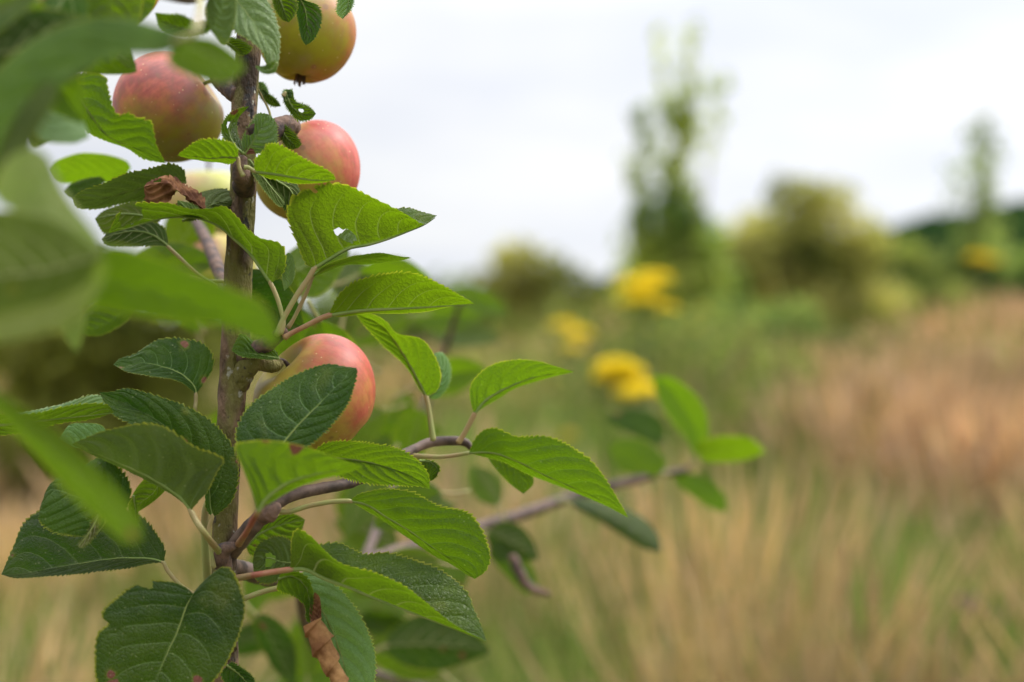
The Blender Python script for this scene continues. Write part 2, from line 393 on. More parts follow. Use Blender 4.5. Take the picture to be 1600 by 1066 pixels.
def gleaf(parent, bx, by, Z, ang, length, width, depth=0., roll=0., mat='mid', sag=.15, fold=.35, under=False, sharp=False, stalk=.02, label=None, stalkto=None):
    """a free leaf: base pixel, direction in the picture plane (deg, anticlockwise), depth slope, roll about its midrib"""
    n = 44 if not sharp else 120; b = P(bx, by, Z); t = np.linspace(0, 1, n)
    a = R_(ang); d = nrm(np.array([math.cos(a), depth, math.sin(a)]))
    mid = b+d*(length*t)[:, None]+np.array([0, 0, -1])*(sag*length*t**2)[:, None]
    tan = nrm(np.gradient(mid, axis=0)); s = nrm(np.cross(tan, np.array([0, 1., 0]) if under else np.array([0, -1., 0])))
    up = np.cross(tan, s)
    s2 = s*math.cos(R_(roll))+up*math.sin(R_(roll)); up2 = nrm(np.cross(tan, s2)) * -1
    w = width/2*np.sin(np.pi*t**.82)**.8
    nn = nrm(np.cross(tan, s2))
    Lw = mid+(w[:, None])*(s2*math.cos(fold)+nn*math.sin(fold)); Rw = mid+(w[:, None])*(-s2*math.cos(fold)+nn*math.sin(fold))
    o = build_leaf(parent, mid, Lw, Rw, LM[mat], nv=5 if not sharp else 10, teeth=0 if not sharp else 28, tooth=0 if not sharp else .0011, camber=.25, ripple=1.6)
    if label: o['label'] = label
    if stalk:
        e = b-d*stalk+np.array([0, 0, -.3*stalk]) if stalkto is None else P(*stalkto)
        tube('leaf_stalk', [mid[2], b, (b+e)/2+np.array([0, 0, -.001]), e], [.0008, .001, .0011, .0013], M_STALK, o, n=10, seg=7)
    return o
# ------------------------------------------------------------------ terrain
def sstep(x, a, b): t = np.clip((x-a)/(b-a), 0, 1); return t*t*(3-2*t)
def H(x, y):
    x = np.asarray(x, float); y = np.asarray(y, float)
    h = .52*sstep(x-.10*y, 1.0, 4.2)*sstep(y, 5, 12)
    h = h+.05*np.sin(x*1.3+.6)*np.sin(y*.9)*sstep(y, 1, 4)+.02*np.sin(x*3.1+y*2.3)
    return h
def hill_h(x, y):
    r = np.clip(12+(x-45)*.25, 0, 38)*sstep(x, 20, 66)*np.exp(-((y-260)/60)**2)+9*np.exp(-((y-290)/50)**2)*(.6+.4*np.sin(x*.021+1.4))
    return r
def grid_obj(name, xs, ys, fn, mat):
    X, Y = np.meshgrid(xs, ys); Zz = fn(X, Y); V = np.stack([X, Y, Zz], -1).reshape(-1, 3); w = len(xs)
    i = np.arange(len(ys)-1)[:, None]*w; j = np.arange(w-1)[None]
    F = np.stack([i+j, i+j+1, i+w+j+1, i+w+j], -1).reshape(-1, 4)
    return mesh_obj(name, V, F, mat)
b = NB('meadow_soil'); tcn = b.n('ShaderNodeTexCoord'); v = tcn.outputs['Object']
col = b.mix(b.step(b.noise(v, .55, 5, .6), .42, .6), (.22, .18, .10), (.09, .12, .035))
col = b.mix(b.math('MULTIPLY', b.noise(v, 14, 5, .7), .6), col, (.11, .08, .04))
M_GROUND = b.end(b.bsdf(col, .95, .1, b.bump(b.noise(v, 30, 5, .7), .8, .03)).outputs[0])
cs = np.unique(np.r_[np.linspace(-12, 14, 131), -900, -400, -200, -100, -50, -30, -20, 18, 24, 32, 45, 60, 90, 150, 300, 500, 900])
ys = np.unique(np.r_[np.linspace(-6, 24, 151), -300, -100, -40, -15, 28, 34, 42, 55, 75, 110, 160, 200, 260, 340, 500, 900])
tag(grid_obj('ground', cs, ys, H, M_GROUND), kind='structure')
M_HILL = plain('wooded_hill', (.006, .018, .007), (.022, .042, .010), .16, .95, .9, 1.5, 0.)
def hh(x, y):
    z = hill_h(x, y); bumps = 1.6*(np.sin(x*.9+np.sin(y*.4)*2)+np.sin(x*.37+y*.51)+.6*np.sin(x*1.7-y*.9))
    return -1+z+np.clip(z, 0, 4)/4*bumps*.35
tag(grid_obj('hill', np.linspace(-330, 360, 460), np.linspace(120, 380, 90), hh, M_HILL), kind='structure')

# ------------------------------------------------------------------ grasses (uncountable: stuff)
def attr_mat(name, rough=.8, tfac=.3, tboost=1.3, spec=.2):
    b = NB(name); at = b.n('ShaderNodeAttribute', attribute_name='tint'); c = at.outputs['Color']
    pb = b.bsdf(c, rough, spec); t = b.n('ShaderNodeBsdfTranslucent'); b.lk(b.mix(1., c, (tboost, tboost*1.05, tboost*.6), 'MULTIPLY'), t.inputs[0])
    ms = b.n('ShaderNodeMixShader'); b.put(ms.inputs[0], tfac); b.lk(pb.outputs[0], ms.inputs[1]); b.lk(t.outputs[0], ms.inputs[2])
    return b.end(ms.outputs[0])
M_GRASS = attr_mat('grass_blades'); M_FOL = attr_mat('foliage', .7, .5, 1.7, .1)
def lumpy(x, y, s, seed):
    r = np.random.default_rng(seed); o = np.zeros_like(x)
    for k in range(7):
        a = r.uniform(0, 6.28); f = s*r.uniform(.6, 1.9); o += np.sin((x*math.cos(a)+y*math.sin(a))*f+r.uniform(0, 6.28))
    return o/2.6
def blades(name, x, y, h, w, col, lean=.25, head=None, label=None):
    n = len(x); z = H(x, y); a = rng.uniform(0, 2*np.pi, n); l = rng.normal(0, lean, (n, 2))*h[:, None]
    base = np.stack([x, y, z], -1); side = np.stack([np.cos(a), np.sin(a)*.5, np.zeros(n)], -1)
    ts = np.array([0, .35, .7, 1.]); ws = np.array([.8, 1., .7, .1]) if head is None else np.array([.5, .45, .4, .3])
    rows = []
    for t_, w_ in zip(ts, ws):
        c = base+np.stack([l[:, 0]*t_**2, l[:, 1]*t_**2, h*t_*(1-.12*t_*np.linalg.norm(l, axis=1)/h)], -1)
        rows.append(c-side*(w*w_)[:, None]); rows.append(c+side*(w*w_)[:, None])
    V = np.stack(rows, 1); F = []
    ntv = 8
    if head is not None:      # seed head: a slim open panicle of three crossed lozenges at the stem's end
        tip = base+np.stack([l[:, 0], l[:, 1], h*(1-.12*np.linalg.norm(l, axis=1)/h)], -1)
        dirn = nrm(np.stack([l[:, 0]*1.2, l[:, 1]*1.2, h], -1)); extra = []
        for k in range(3):
            aa = a+k*1.05; sd2 = np.stack([np.cos(aa), np.sin(aa), np.zeros(n)], -1)*(head[0]*h*.5)[:, None]
            p0 = tip-dirn*(head[1]*h)[:, None]*.6
            extra += [p0, p0+dirn*(head[1]*h)[:, None]*.4+sd2, p0+dirn*(head[1]*h)[:, None], p0+dirn*(head[1]*h)[:, None]*.4-sd2]
        V = np.concatenate([V, np.stack(extra, 1)], 1); ntv = 20
    fl = [[0, 1, 3, 2], [2, 3, 5, 4], [4, 5, 7, 6]]
    if head is not None: fl += [[8+4*k, 9+4*k, 10+4*k, 11+4*k] for k in range(3)]
    F = (np.arange(n)[:, None, None]*ntv+np.array(fl)[None]).reshape(-1, 4)
    cc = np.repeat(col[:, None], ntv, 1)
    o = mesh_obj(name, V.reshape(-1, 3), F, M_GRASS, smooth=False, colors=cc.reshape(-1, 3))
    return tag(o, kind='stuff')
def wedge(n, y0, y1, pw=1.6, ext=.43):
    y = y0+(y1-y0)*rng.uniform(0, 1, n)**pw; x = rng.uniform(-1, 1, n)*(ext*y+.5); return x, y
def gcol(n, a, b_, jit=.18):
    t = rng.uniform(0, 1, (n, 1)); c = np.array(a)*(1-t)+np.array(b_)*t; return c*rng.uniform(1-jit, 1+jit, (n, 1))
n = 150000; x, y = wedge(n, 1.5, 26, 1.9)
patch = .55*lumpy(x, y*.6, 1.7, 3)+.45*lumpy(x, y*.7, 4.5, 12)-.9*sstep(x-.25*y, .1, .6)*sstep(y, 6, 9)
for gx, gy, gr, ga in ((.84, 3.1, .34, 2.6), (.66, 2.4, .22, 2.4), (.95, 4.8, .4, 2.2), (.27, 3., .2, 2.0), (.05, 2.4, .16, 1.5), (1.3, 6.5, .6, 1.3), (-.12, 1.85, .34, 2.6), (.33, 3.8, .34, 1.8), (-.75, 2.2, .4, 2.), (.70, 1.9, .16, 1.1), (.2, 6, .5, .6), (1.9, 4.6, .3, 1.), (.43, 2.2, .28, -.9), (.35, 7, .5, -.6)):
    patch = patch+ga*np.exp(-((x-gx)**2+(y-gy)**2*.45)/gr**2)
dry = patch+rng.normal(0, .45, n) < -.06+.4*sstep(x, .9, 2.)*sstep(y, 2.8, 5)
hmax = .52+.27*sstep(y, 3, 6.5)-.16*sstep(-x, .3, 1.2)*sstep(y, 3, 5)
nearc = np.exp(-((x-.35)**2/.14+(y-2.5)**2/.6))*.12
h = (hmax+nearc)*rng.uniform(.4, 1.12, n)*(1+.14*lumpy(x, y, 2.6, 19))
near = np.clip(y*.0006, .0011, .009)
i = dry
shade = np.clip(.98+.20*lumpy(x, y*.8, 2.3, 61)+.15*lumpy(x, y, 6., 62), .55, 1.25)[:, None]
pink = np.clip(.35+.5*lumpy(x, y, .9, 8)+sstep(x, .8, 2.2)*sstep(y, 3, 6)*.7, 0, 1)[:, None]
cd_ = gcol(n, (.42, .32, .175), (.66, .52, .32), .18)*(1-pink*.75)+gcol(n, (.52, .35, .26), (.72, .51, .40), .12)*pink*.75
blades('dry_grass', x[i], y[i], h[i], near[i], (cd_*shade)[i], head=(np.where(y[i] < 3.5, .015, .035), np.full(i.sum(), .30)), lean=.24)
i = ~dry
cg = gcol(n, (.09, .145, .03), (.26, .31, .08), .25)
blades('green_grass', x[i], y[i], h[i]*.98, near[i]*2.2, (cg*shade)[i], lean=.25)
# a lower layer of mixed leaves under the stems
n = 50000; x, y = wedge(n, 1.0, 14, 1.5)
blades('undergrowth_grass', x, y, rng.uniform(.15, .38, n), np.clip(y*.0016, .003, .01), np.where((rng.uniform(size=n) < .5)[:, None], gcol(n, (.07, .13, .02), (.17, .22, .05)), gcol(n, (.38, .30, .15), (.52, .42, .22))), lean=.5)

# ------------------------------------------------------------------ leafy crowns
def leafquads(c, size, colr, seed=0, up=.3):
    r = np.random.default_rng(seed); n = len(c)
    d = nrm(r.normal(size=(n, 3))); q = nrm(np.cross(d, r.normal(size=(n, 3))))
    s = (size*r.uniform(.6, 1.25, n))[:, None]
    k = nrm(np.cross(d, q))*s*.1
    V = np.stack([c-d*s*.5, c+q*s*.27+k, c+d*s*.5, c-q*s*.27+k], 1).reshape(-1, 3)
    F = np.arange(n*4).reshape(-1, 4)
    return V, F, np.repeat(colr, 4, 0)
def lobes(n, lob, r):
    ws = np.array([l[3]*l[4]*l[5] for l in lob]); ws = ws/ws.sum(); idx = r.choice(len(lob), n, p=ws)
    L_ = np.array(lob)[idx]; d = nrm(r.normal(size=(n, 3))); rad = r.uniform(0, 1, n)**.45
    rad = rad*(1+.12*np.sin(d[:, 0]*9+idx)+.12*np.sin(d[:, 2]*11+idx*2))
    return L_[:, :3]+d*rad[:, None]*L_[:, 3:6]
def px3(x, y, Y): return P(x, y, Y)
def woody(name, label, cat, group, base, trunks, lob, n, size, c1, c2, seed, extra=None, partname='crown'):
    """trunks: list of (points, radii); lob: lobes (x,y,z,rx,ry,rz)"""
    r = np.random.default_rng(seed); e = tag(empty(name, base), label, cat, group)
    for pts, rad in trunks: tube('trunk' if len(pts) > 2 and pts is trunks[0][0] else 'branch', pts, rad, M_BARK, e, n=18, seg=8, rough=.04, seed=seed)
    c = lobes(n, lob, r)
    if extra is not None: c = np.vstack([c, extra])
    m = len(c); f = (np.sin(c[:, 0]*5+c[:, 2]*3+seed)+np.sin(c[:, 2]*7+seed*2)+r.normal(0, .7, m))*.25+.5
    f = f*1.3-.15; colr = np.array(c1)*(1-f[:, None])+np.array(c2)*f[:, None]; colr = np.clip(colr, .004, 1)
    V, F, cc = leafquads(c, size, colr, seed)
    mesh_obj(partname, V, F, M_FOL, e, origin=np.array(base), smooth=False, colors=cc)
    return e
def along(pts, n, spread, r):
    q = spl(pts, n); return q+r.normal(size=(n, 3))*spread
def fork(base, Y, specs):
    out_ = []
    for s in specs: out_.append(([base]+[P(a, b_, Y+dy) for a, b_, dy in s[0]], s[1]))
    return out_
# tall sapling
r1 = np.random.default_rng(5); Y = 11.
g = P(1060, 0, Y); base = np.array([g[0], Y, float(H(g[0], Y))])
st = fork(base, Y, [([(1058, 480, 0), (1062, 330, 0), (1072, 180, 0), (1085, 40, 0)], [.035, .03, .024, .016, .005]),
                    ([(1040, 520, .1), (1010, 380, .15), (1000, 250, .2), (994, 170, .2)], [.03, .022, .016, .01, .004]),
                    ([(1070, 420, -.1), (1100, 320, -.2), (1108, 230, -.2), (1135, 110, -.25)], [.03, .018, .013, .008, .003]),
                    ([(1062, 300, .1), (1045, 170, .15), (1022, 40, .2)], [.03, .014, .009, .003])])
def tufts(pts, nt_, per, off, tuft, r):
    """leaf clumps of uneven size strung along a shoot"""
    c = along(pts, nt_, np.array(off), r); return np.vstack([q+r.normal(size=(int(per*r.uniform(.3, 1.7)), 3))*np.array(tuft)*r.uniform(.6, 1.3) for q in c])
tf = (.028, .03, .035)
ex = np.vstack([tufts([P(1065, 330, Y), P(1075, 220, Y), P(1082, 130, Y)], 36, 19, (.07, .06, .03), tf, r1),
                tufts([P(1080, 140, Y), P(1088, 35, Y)], 12, 7, (.035, .04, .03), tf, r1),
                tufts([P(1000, 400, Y), P(1004, 280, Y), P(996, 180, Y+.2)], 22, 20, (.05, .06, .03), tf, r1),
                tufts([P(1045, 200, Y+.1), P(1022, 35, Y+.2)], 12, 7, (.035, .04, .03), tf, r1),
                tufts([P(1108, 260, Y-.2), P(1135, 112, Y-.25)], 10, 7, (.03, .04, .03), tf, r1),
                tufts([P(1040, 330, Y), P(1048, 170, Y+.1)], 14, 14, (.05, .05, .03), tf, r1)])
lob = [(*P(1045, 400, Y), .30, .3, .45), (*P(1000, 420, Y), .13, .2, .5), (*P(1085, 360, Y), .13, .2, .35), (*P(1060, 500, Y), .33, .3, .3), (*P(1045, 320, Y), .15, .2, .3), (*P(1000, 330, Y), .10, .2, .4), (*P(1100, 440, Y), .16, .2, .35), (*P(1060, 430, Y), .36, .3, .4), (*P(1050, 370, Y), .33, .3, .3), (*P(1000, 480, Y), .2, .2, .4), (*P(992, 430, Y), .16, .2, .4), (*P(1118, 440, Y), .16, .2, .4)]
woody('sapling', 'tall slender young tree with thin upright shoots against the pale sky', 'young tree', None, base, st, lob, 3800, .085, (.15, .21, .05), (.46, .50, .13), 5, ex)
# far sapling
Y = 17.; g = P(1530, 0, Y); base = np.array([g[0], Y, float(H(g[0], Y))])
st = fork(base, Y, [([(1528, 420, 0), (1532, 300, 0), (1540, 190, 0)], [.03, .028, .02, .006]),
                    ([(1520, 400, 0), (1498, 300, .1), (1488, 240, .1)], [.02, .012, .008, .003]), ([(1535, 380, 0), (1556, 300, -.1), (1562, 230, -.1)], [.02, .012, .008, .003])])
ex = np.vstack([along([P(1532, 360, Y), P(1538, 190, Y)], 260, np.array([.11, .12, .12]), r1), along([P(1510, 370, Y), P(1492, 260, Y)], 50, np.array([.10, .12, .10]), r1)])
lob = [(*P(1528, 410, Y), .42, .35, .45), (*P(1534, 300, Y), .12, .15, .5)]
woody('sapling', 'small distant young tree standing alone against the sky on the slope', 'young tree', None, base, st, lob, 700, .13, (.09, .13, .04), (.30, .36, .12), 9, ex)
# shrubs and hedge behind the meadow
OL1, OL2 = (.09, .12, .02), (.36, .36, .07)
def shrub(name, label, cx, cy, Y, w, hh_, lumps, n, size, c1, c2, seed, group='shrubs along the far edge of the meadow', cat='shrub'):
    r = np.random.default_rng(seed); g = P(cx, 0, Y); base = np.array([g[0], Y, float(H(g[0], Y))]); ztop = P(0, cy, Y)[2]; W_ = w/K*Y/2
    lob = [(g[0], Y, base[2]+(ztop-base[2])*.45, W_*.8, W_*.6, (ztop-base[2])*.5)]
    for a, b_, c_ in lumps: lob.append((*P(a, b_, Y+r.uniform(-.3, .3)), c_/K*Y, c_/K*Y*.8, c_/K*Y*.8))
    st = [([base+np.array([r.uniform(-.1, .1), 0, 0]), np.array([base[0]+r.uniform(-.3, .3)*W_, Y, (base[2]+ztop)*.4]), np.array(l[:3])], [.03, .02, .006]) for l in lob[:6]]
    return woody(name, label, cat, group, base, st, lob, n, size, c1, c2, seed)
shrub('shrub', 'big rounded olive shrub with a domed top right of the tall sapling', 1250, 300, 15, 300, 0, [(1265, 340, 80), (1205, 390, 70), (1330, 380, 70), (1160, 420, 75), (1370, 470, 60), (1230, 300, 45), (1290, 310, 45), (1180, 370, 55), (1300, 470, 90), (1200, 480, 90)], 11000, .11, (.13, .14, .035), (.42, .39, .14), 21)
shrub('shrub', 'olive brown shrub with a ragged top left of the tall sapling', 835, 400, 13, 240, 0, [(820, 430, 65), (880, 460, 60), (760, 460, 50), (920, 500, 60), (800, 405, 35), (850, 520, 80)], 8000, .095, (.14, .15, .035), (.42, .38, .13), 22)
shrub('shrub', 'green shrub hidden behind the apple branches beside the trunk', 640, 440, 12, 260, 0, [(600, 480, 70), (690, 470, 60), (540, 500, 80), (740, 500, 60), (640, 560, 90)], 6000, .095, (.07, .11, .03), (.25, .30, .07), 23)
shrub('shrub', 'yellow green shrub low on the slope under the dark hill', 1420, 385, 20, 150, 0, [(1420, 410, 42), (1380, 430, 50), (1460, 430, 42), (1500, 450, 45)], 4500, .14, (.08, .11, .03), (.26, .29, .08), 24)
shrub('shrub', 'mid green shrub at the edge of the photo below the dark hill', 1570, 420, 19, 150, 0, [(1570, 440, 48), (1610, 430, 48), (1540, 460, 45)], 4000, .14, (.05, .10, .03), (.20, .27, .07), 28)
shrub('shrub', 'dark green shrub standing behind the upper yellow flowers', 965, 440, 17, 120, 0, [(955, 465, 42), (985, 450, 40), (940, 500, 45), (1010, 480, 50)], 4000, .12, (.015, .045, .022), (.06, .11, .04), 25)
shrub('shrub', 'light green shrub low around the stem of the tall sapling', 1060, 350, 12.5, 170, 0, [(1040, 400, 50), (1090, 380, 50), (1050, 460, 70), (1110, 450, 60), (1140, 500, 60), (1010, 470, 40)], 6500, .10, (.06, .11, .025), (.27, .34, .08), 29)
shrub('shrub', 'low light green shrub filling the gap between the olive brown shrub and the sapling', 930, 470, 14, 200, 0, [(900, 500, 50), (960, 500, 50), (1010, 510, 50), (880, 530, 50)], 4500, .10, (.10, .14, .04), (.36, .40, .11), 33)
shrub('shrub', 'low straggling green shrub between the big olive shrub and the grassy slope', 1400, 440, 16, 260, 0, [(1350, 470, 50), (1400, 460, 50), (1450, 465, 45), (1500, 470, 45), (1310, 490, 50)], 5500, .11, (.09, .12, .035), (.30, .31, .10), 34)
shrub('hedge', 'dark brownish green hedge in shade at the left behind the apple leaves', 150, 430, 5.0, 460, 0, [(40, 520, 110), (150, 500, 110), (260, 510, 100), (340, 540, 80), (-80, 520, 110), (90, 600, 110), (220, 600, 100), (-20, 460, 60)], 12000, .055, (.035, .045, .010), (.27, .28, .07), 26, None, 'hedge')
shrub('shrub', 'bluish green leafy shrub at the foot of the tall sapling', 1120, 470, 9.5, 300, 0, [(1060, 520, 55), (1130, 510, 60), (1190, 520, 55), (1240, 500, 50), (1010, 540, 45), (1290, 540, 45)], 7000, .06, (.06, .11, .04), (.24, .30, .09), 27)

# ------------------------------------------------------------------ flowering weeds
M_YEL = plain('yellow_petals', (.84, .62, .001), (.94, .74, .002), 90, .6)
M_WSTEM = plain('weed_stem', (.10, .16, .04), (.16, .20, .06), 30, .7)
M_WLEAF = plain('weed_leaf', (.04, .10, .03), (.08, .16, .05), 30, .7)
M_PUR = plain('purple_florets', (.16, .05, .14), (.25, .09, .20), 90, .7)
M_YEL2 = plain('faded_yellow_petals', (.45, .36, .02), (.55, .45, .03), 90, .6)
def dome(c, r, seed, ns=30, size=.012, petals=10):
    rr = np.random.default_rng(seed); V = []; F = []; k = 0
    for i in range(ns):
        d = nrm(rr.normal(size=3)); d[2] = abs(d[2])*.8+.15; p = c+d*r*np.array([1, 1, .55])*rr.uniform(.7, 1.05); ax = nrm(d+np.array([0, -.3, .4]))
        a = nrm(np.cross(ax, [0, 1, .2])); b_ = np.cross(ax, a); m = petals
        ang = np.linspace(0, 2*np.pi, m*2, endpoint=False); rad = size*np.where(np.arange(2*m) % 2, 1., .45)
        ring = p+np.outer(np.cos(ang)*rad, a)+np.outer(np.sin(ang)*rad, b_); V += [p+ax*size*.35, *ring]
        for q in range(2*m): F.append([k, k+1+q, k+1+(q+1) % (2*m), k+1+(q+1) % (2*m)])
        k += 2*m+1
    return np.array(V), np.array(F)
def weed(label, px, py, Y, heads, mat, seed, rhead=.035, name='flowering_weed', cat='wildflower', group=None):
    rr = np.random.default_rng(seed); g = P(px, py, Y); base = np.array([g[0]+rr.uniform(-.05, .05), Y, float(H(g[0], Y))])
    e = tag(empty(name, base), label, cat, group); top = g-np.array([0, 0, .12])
    tube('stem', [base, (base+top)/2+np.array([.015, 0, 0]), top], [.006, .005, .0035], M_WSTEM, e, n=14, seg=7)
    for (hx, hy, dy, rs) in heads:
        c = P(hx, hy, Y+dy); tube('stem', [top-np.array([0, 0, .05*rs]), (top+c)/2+np.array([0, 0, -.02]), c], [.003, .0025, .002], M_WSTEM, e, n=10, seg=6)
        V, F = dome(c, rhead*rs, seed+int(hx), ns=int(60*rs)); poly_obj('flower_head', V, F, mat, e, origin=c, smooth=False)
    for i in range(11):
        f = .15+.07*i; p = base+(top-base)*f; a = i*2.4
        d = np.array([math.cos(a), math.sin(a), .5]); d = nrm(d); L_ = .11*(1.1-f*.5)
        s = nrm(np.cross(d, [0, 0, 1]))*L_*.14
        q = np.array([p, p+d*L_*.4+s, p+d*L_*.8+s*.7-np.array([0, 0, .01]), p+d*L_-np.array([0, 0, .03]), p+d*L_*.8-s*.7-np.array([0, 0, .01]), p+d*L_*.4-s])
        q = np.vstack([q, (p+d*L_*.5+np.array([0, 0, -.006]))[None]])
        poly_obj('leaf', q, np.array([[6, 0, 1, 1], [6, 1, 2, 2], [6, 2, 3, 3], [6, 3, 4, 4], [6, 4, 5, 5], [6, 5, 0, 0]]), M_WLEAF, e, origin=p)
    return e
weed('golden yellow wildflower with two full clusters right above the blurred branch leaves', 985, 590, 3.1, [(962, 578, 0, 1.15), (995, 618, -.03, 1.1), (975, 598, .03, 1.), (955, 592, .03, 1.), (1005, 612, .03, .9), (978, 585, 0, 1)], M_YEL, 41, .041)
weed('bright yellow wildflower head standing in front of the tall sapling against dark green', 1010, 450, 4.2, [(992, 450, 0, 1.2), (1022, 440, .04, 1.1), (1005, 472, -.03, 1.0), (1040, 485, .05, .7), (1010, 455, .0, 1.), (985, 475, .0, .8)], M_YEL, 42, .054)
weed('muted yellow wildflower in front of the olive brown shrub', 895, 525, 5.2, [(880, 512, 0, 1), (905, 525, .1, 1), (895, 545, 0, .8)], M_YEL, 43, .05)
weed('small round yellow wildflower high on the slope below the dark hill', 1535, 408, 7.5, [(1528, 405, 0, 1), (1545, 410, .06, .9)], M_YEL, 44, .065)
weed('small orange yellow wildflower low beside the branch tip', 885, 680, 3.6, [(888, 682, 0, .7)], M_YEL2, 45, .03)
weed('thin yellow wildflower half hidden in green weeds under the big olive shrub', 1090, 500, 6.5, [(1098, 485, 0, .7), (1085, 515, 0, .6)], M_YEL2, 46, .04)
weed('dull purple thistle like flower low in the dry grass at the right edge', 1530, 957, 2.3, [(1530, 957, 0, 1), (1512, 940, .04, .6)], M_PUR, 47, .020)
weed('second pale yellow wildflower under the bright upper one', 1010, 515, 5.0, [(1010, 515, 0, .8)], M_YEL2, 48, .035)
# leafy green weeds of the mid ground
n = 26000; cx = rng.uniform(0, 1, n)
x = np.r_[rng.normal(1.1, .55, n//2), rng.normal(.2, .5, n//4), rng.uniform(-3, 3.5, n//4)]; y = np.r_[rng.normal(7.2, .6, n//2), rng.normal(8, .7, n//4), rng.uniform(8, 11, n//4)]
m_ = len(x); hgt = .98+.2*lumpy(x, y, 3.2, 17); zz = H(x, y)+hgt*rng.uniform(.05, 1, m_)**.8
cc = gcol(m_, (.07, .11, .03), (.27, .30, .09))*np.clip(.8+.45*lumpy(x, y, 3.5, 77), .3, 1.4)[:, None]
V, F, c4 = leafquads(np.stack([x, y, zz], -1), .05, cc, 31)
tag(mesh_obj('green_weeds', V, F, M_FOL, smooth=False, colors=c4), kind='stuff')
# ------------------------------------------------------------------ the apple tree
TZ = .715
g0 = P(350, 900, TZ); tbase = np.array([g0[0]-.01, TZ+.01, float(H(g0[0], TZ))])
tree = tag(empty('apple_tree', tbase), 'young apple tree with a thin upright trunk, green toothed leaves and ripening apples', 'apple tree')
V1 = tube_geo([tbase, P(345, 1250, TZ+.005), P(350, 1000, TZ), P(351, 850, TZ), P(357, 700, TZ), P(366, 560, TZ), P(373, 420, TZ), P(380, 290, TZ), P(381, 180, TZ), P(388, 80, TZ), P(398, -40, TZ), P(420, -500, TZ+.01), P(430, -900, TZ)],
              [.011, .0085, .0066, .0063, .0063, .0071, .0069, .0065, .0065, .0062, .0060, .005, .002], n=420, seg=28, rough=.035, seed=3)
poly_obj('trunk', *V1, M_BARK, tree, origin=tbase)
def twig(name, pts, rad, mat=None, **k):
    k.setdefault('rough', .05); k.setdefault('n', 28); k.setdefault('seg', 12)
    return tube(name, [P(a, b_, c_) for a, b_, c_ in pts], rad, mat or M_TWIG, tree, **k)
# side branches and spurs
twig('branch', [(362, 862, TZ), (385, 832, .70), (410, 806, .695), (440, 780, .70), (480, 768, .705), (560, 750, .72), (640, 706, .75), (676, 691, .76), (722, 690, .76), (736, 700, .76)], [.0046, .0042, .0040, .0036, .0031, .0028, .0026, .0026, .0024, .0016], n=140, rough=.05, seed=4)
twig('branch', [(640, 712, .75), (690, 714, .745), (733, 708, .74)], [.0015, .0011, .001], M_STALK)
twig('branch', [(350, 885, TZ), (470, 905, .85), (600, 868, 1.0), (700, 838, 1.08), (790, 812, 1.12), (900, 775, 1.16), (1000, 748, 1.18), (1075, 733, 1.2)], [.005, .005, .0048, .0046, .0045, .0042, .0036, .0026], n=120, rough=.08, seed=5)
twig('spur', [(352, 900, TZ), (348, 880, TZ-.008), (345, 866, TZ-.012), (352, 858, TZ-.014), (366, 852, TZ-.016)], [.004, .0045, .0045, .0036, .002], M_SPUR, rough=.05, seed=6)
twig('spur', [(398, 815, .697), (420, 800, .692), (436, 790, .690)], [.003, .0052, .002], M_SPUR, rough=.07, seed=7)
twig('spur', [(372, 600, TZ), (385, 575, TZ-.004), (402, 566, TZ-.006), (428, 572, TZ-.002), (440, 566, TZ)], [.0062, .0058, .0046, .0036, .0022], M_BARK, rough=.05, seed=8)
twig('spur', [(376, 560, TZ), (405, 545, TZ-.01), (430, 528, TZ-.016), (444, 516, TZ-.02)], [.006, .0046, .0036, .0024], M_SPUR, rough=.05, seed=9)
twig('spur', [(382, 300, TZ), (380, 282, TZ-.014), (376, 262, TZ-.02), (380, 245, TZ-.022)], [.006, .0052, .004, .002], M_SPUR, rough=.06, seed=10)
twig('spur', [(395, 262, TZ), (412, 268, TZ-.008), (404, 255, TZ-.012)], [.003, .002, .0012], M_STALKR)
twig('spur', [(384, 200, TZ), (420, 205, TZ), (452, 198, TZ+.01), (462, 208, TZ+.012)], [.006, .0055, .0058, .003], M_SPUR, rough=.06, seed=11)
twig('spur', [(378, 150, TZ), (352, 128, TZ+.01), (335, 118, TZ+.02)], [.006, .006, .003], M_SPUR, rough=.06, seed=12)
twig('branch', [(372, 520, TZ), (345, 430, .78), (320, 370, .86), (290, 320, .95)], [.0045, .004, .0035, .0025], M_SPUR, seed=13)
twig('branch', [(397, -60, TZ), (345, -30, .66), (300, -8, .60), (230, -25, .54), (80, -80, .46)], [.0042, .004, .0038, .0036, .003], seed=14)
twig('branch', [(375, 560, TZ), (200, 700, .60), (-60, 640, .46), (-260, 560, .40)], [.004, .0035, .003, .0028], seed=15) if False else None
twig('branch', [(325, 920, TZ+.02), (322, 860, TZ+.016), (321, 800, TZ+.015), (335, 760, TZ+.014)], [.0022, .0022, .002, .001], M_STALK)
twig('branch', [(396, -30, TZ), (420, -60, .75), (450, -40, .78), (470, -10, .80)], [.005, .004, .0035, .003], M_SPUR, seed=16)

def lf(*a, **k): return leaf(tree, *a, **k)
S1 = (440, 524)     # upper spur
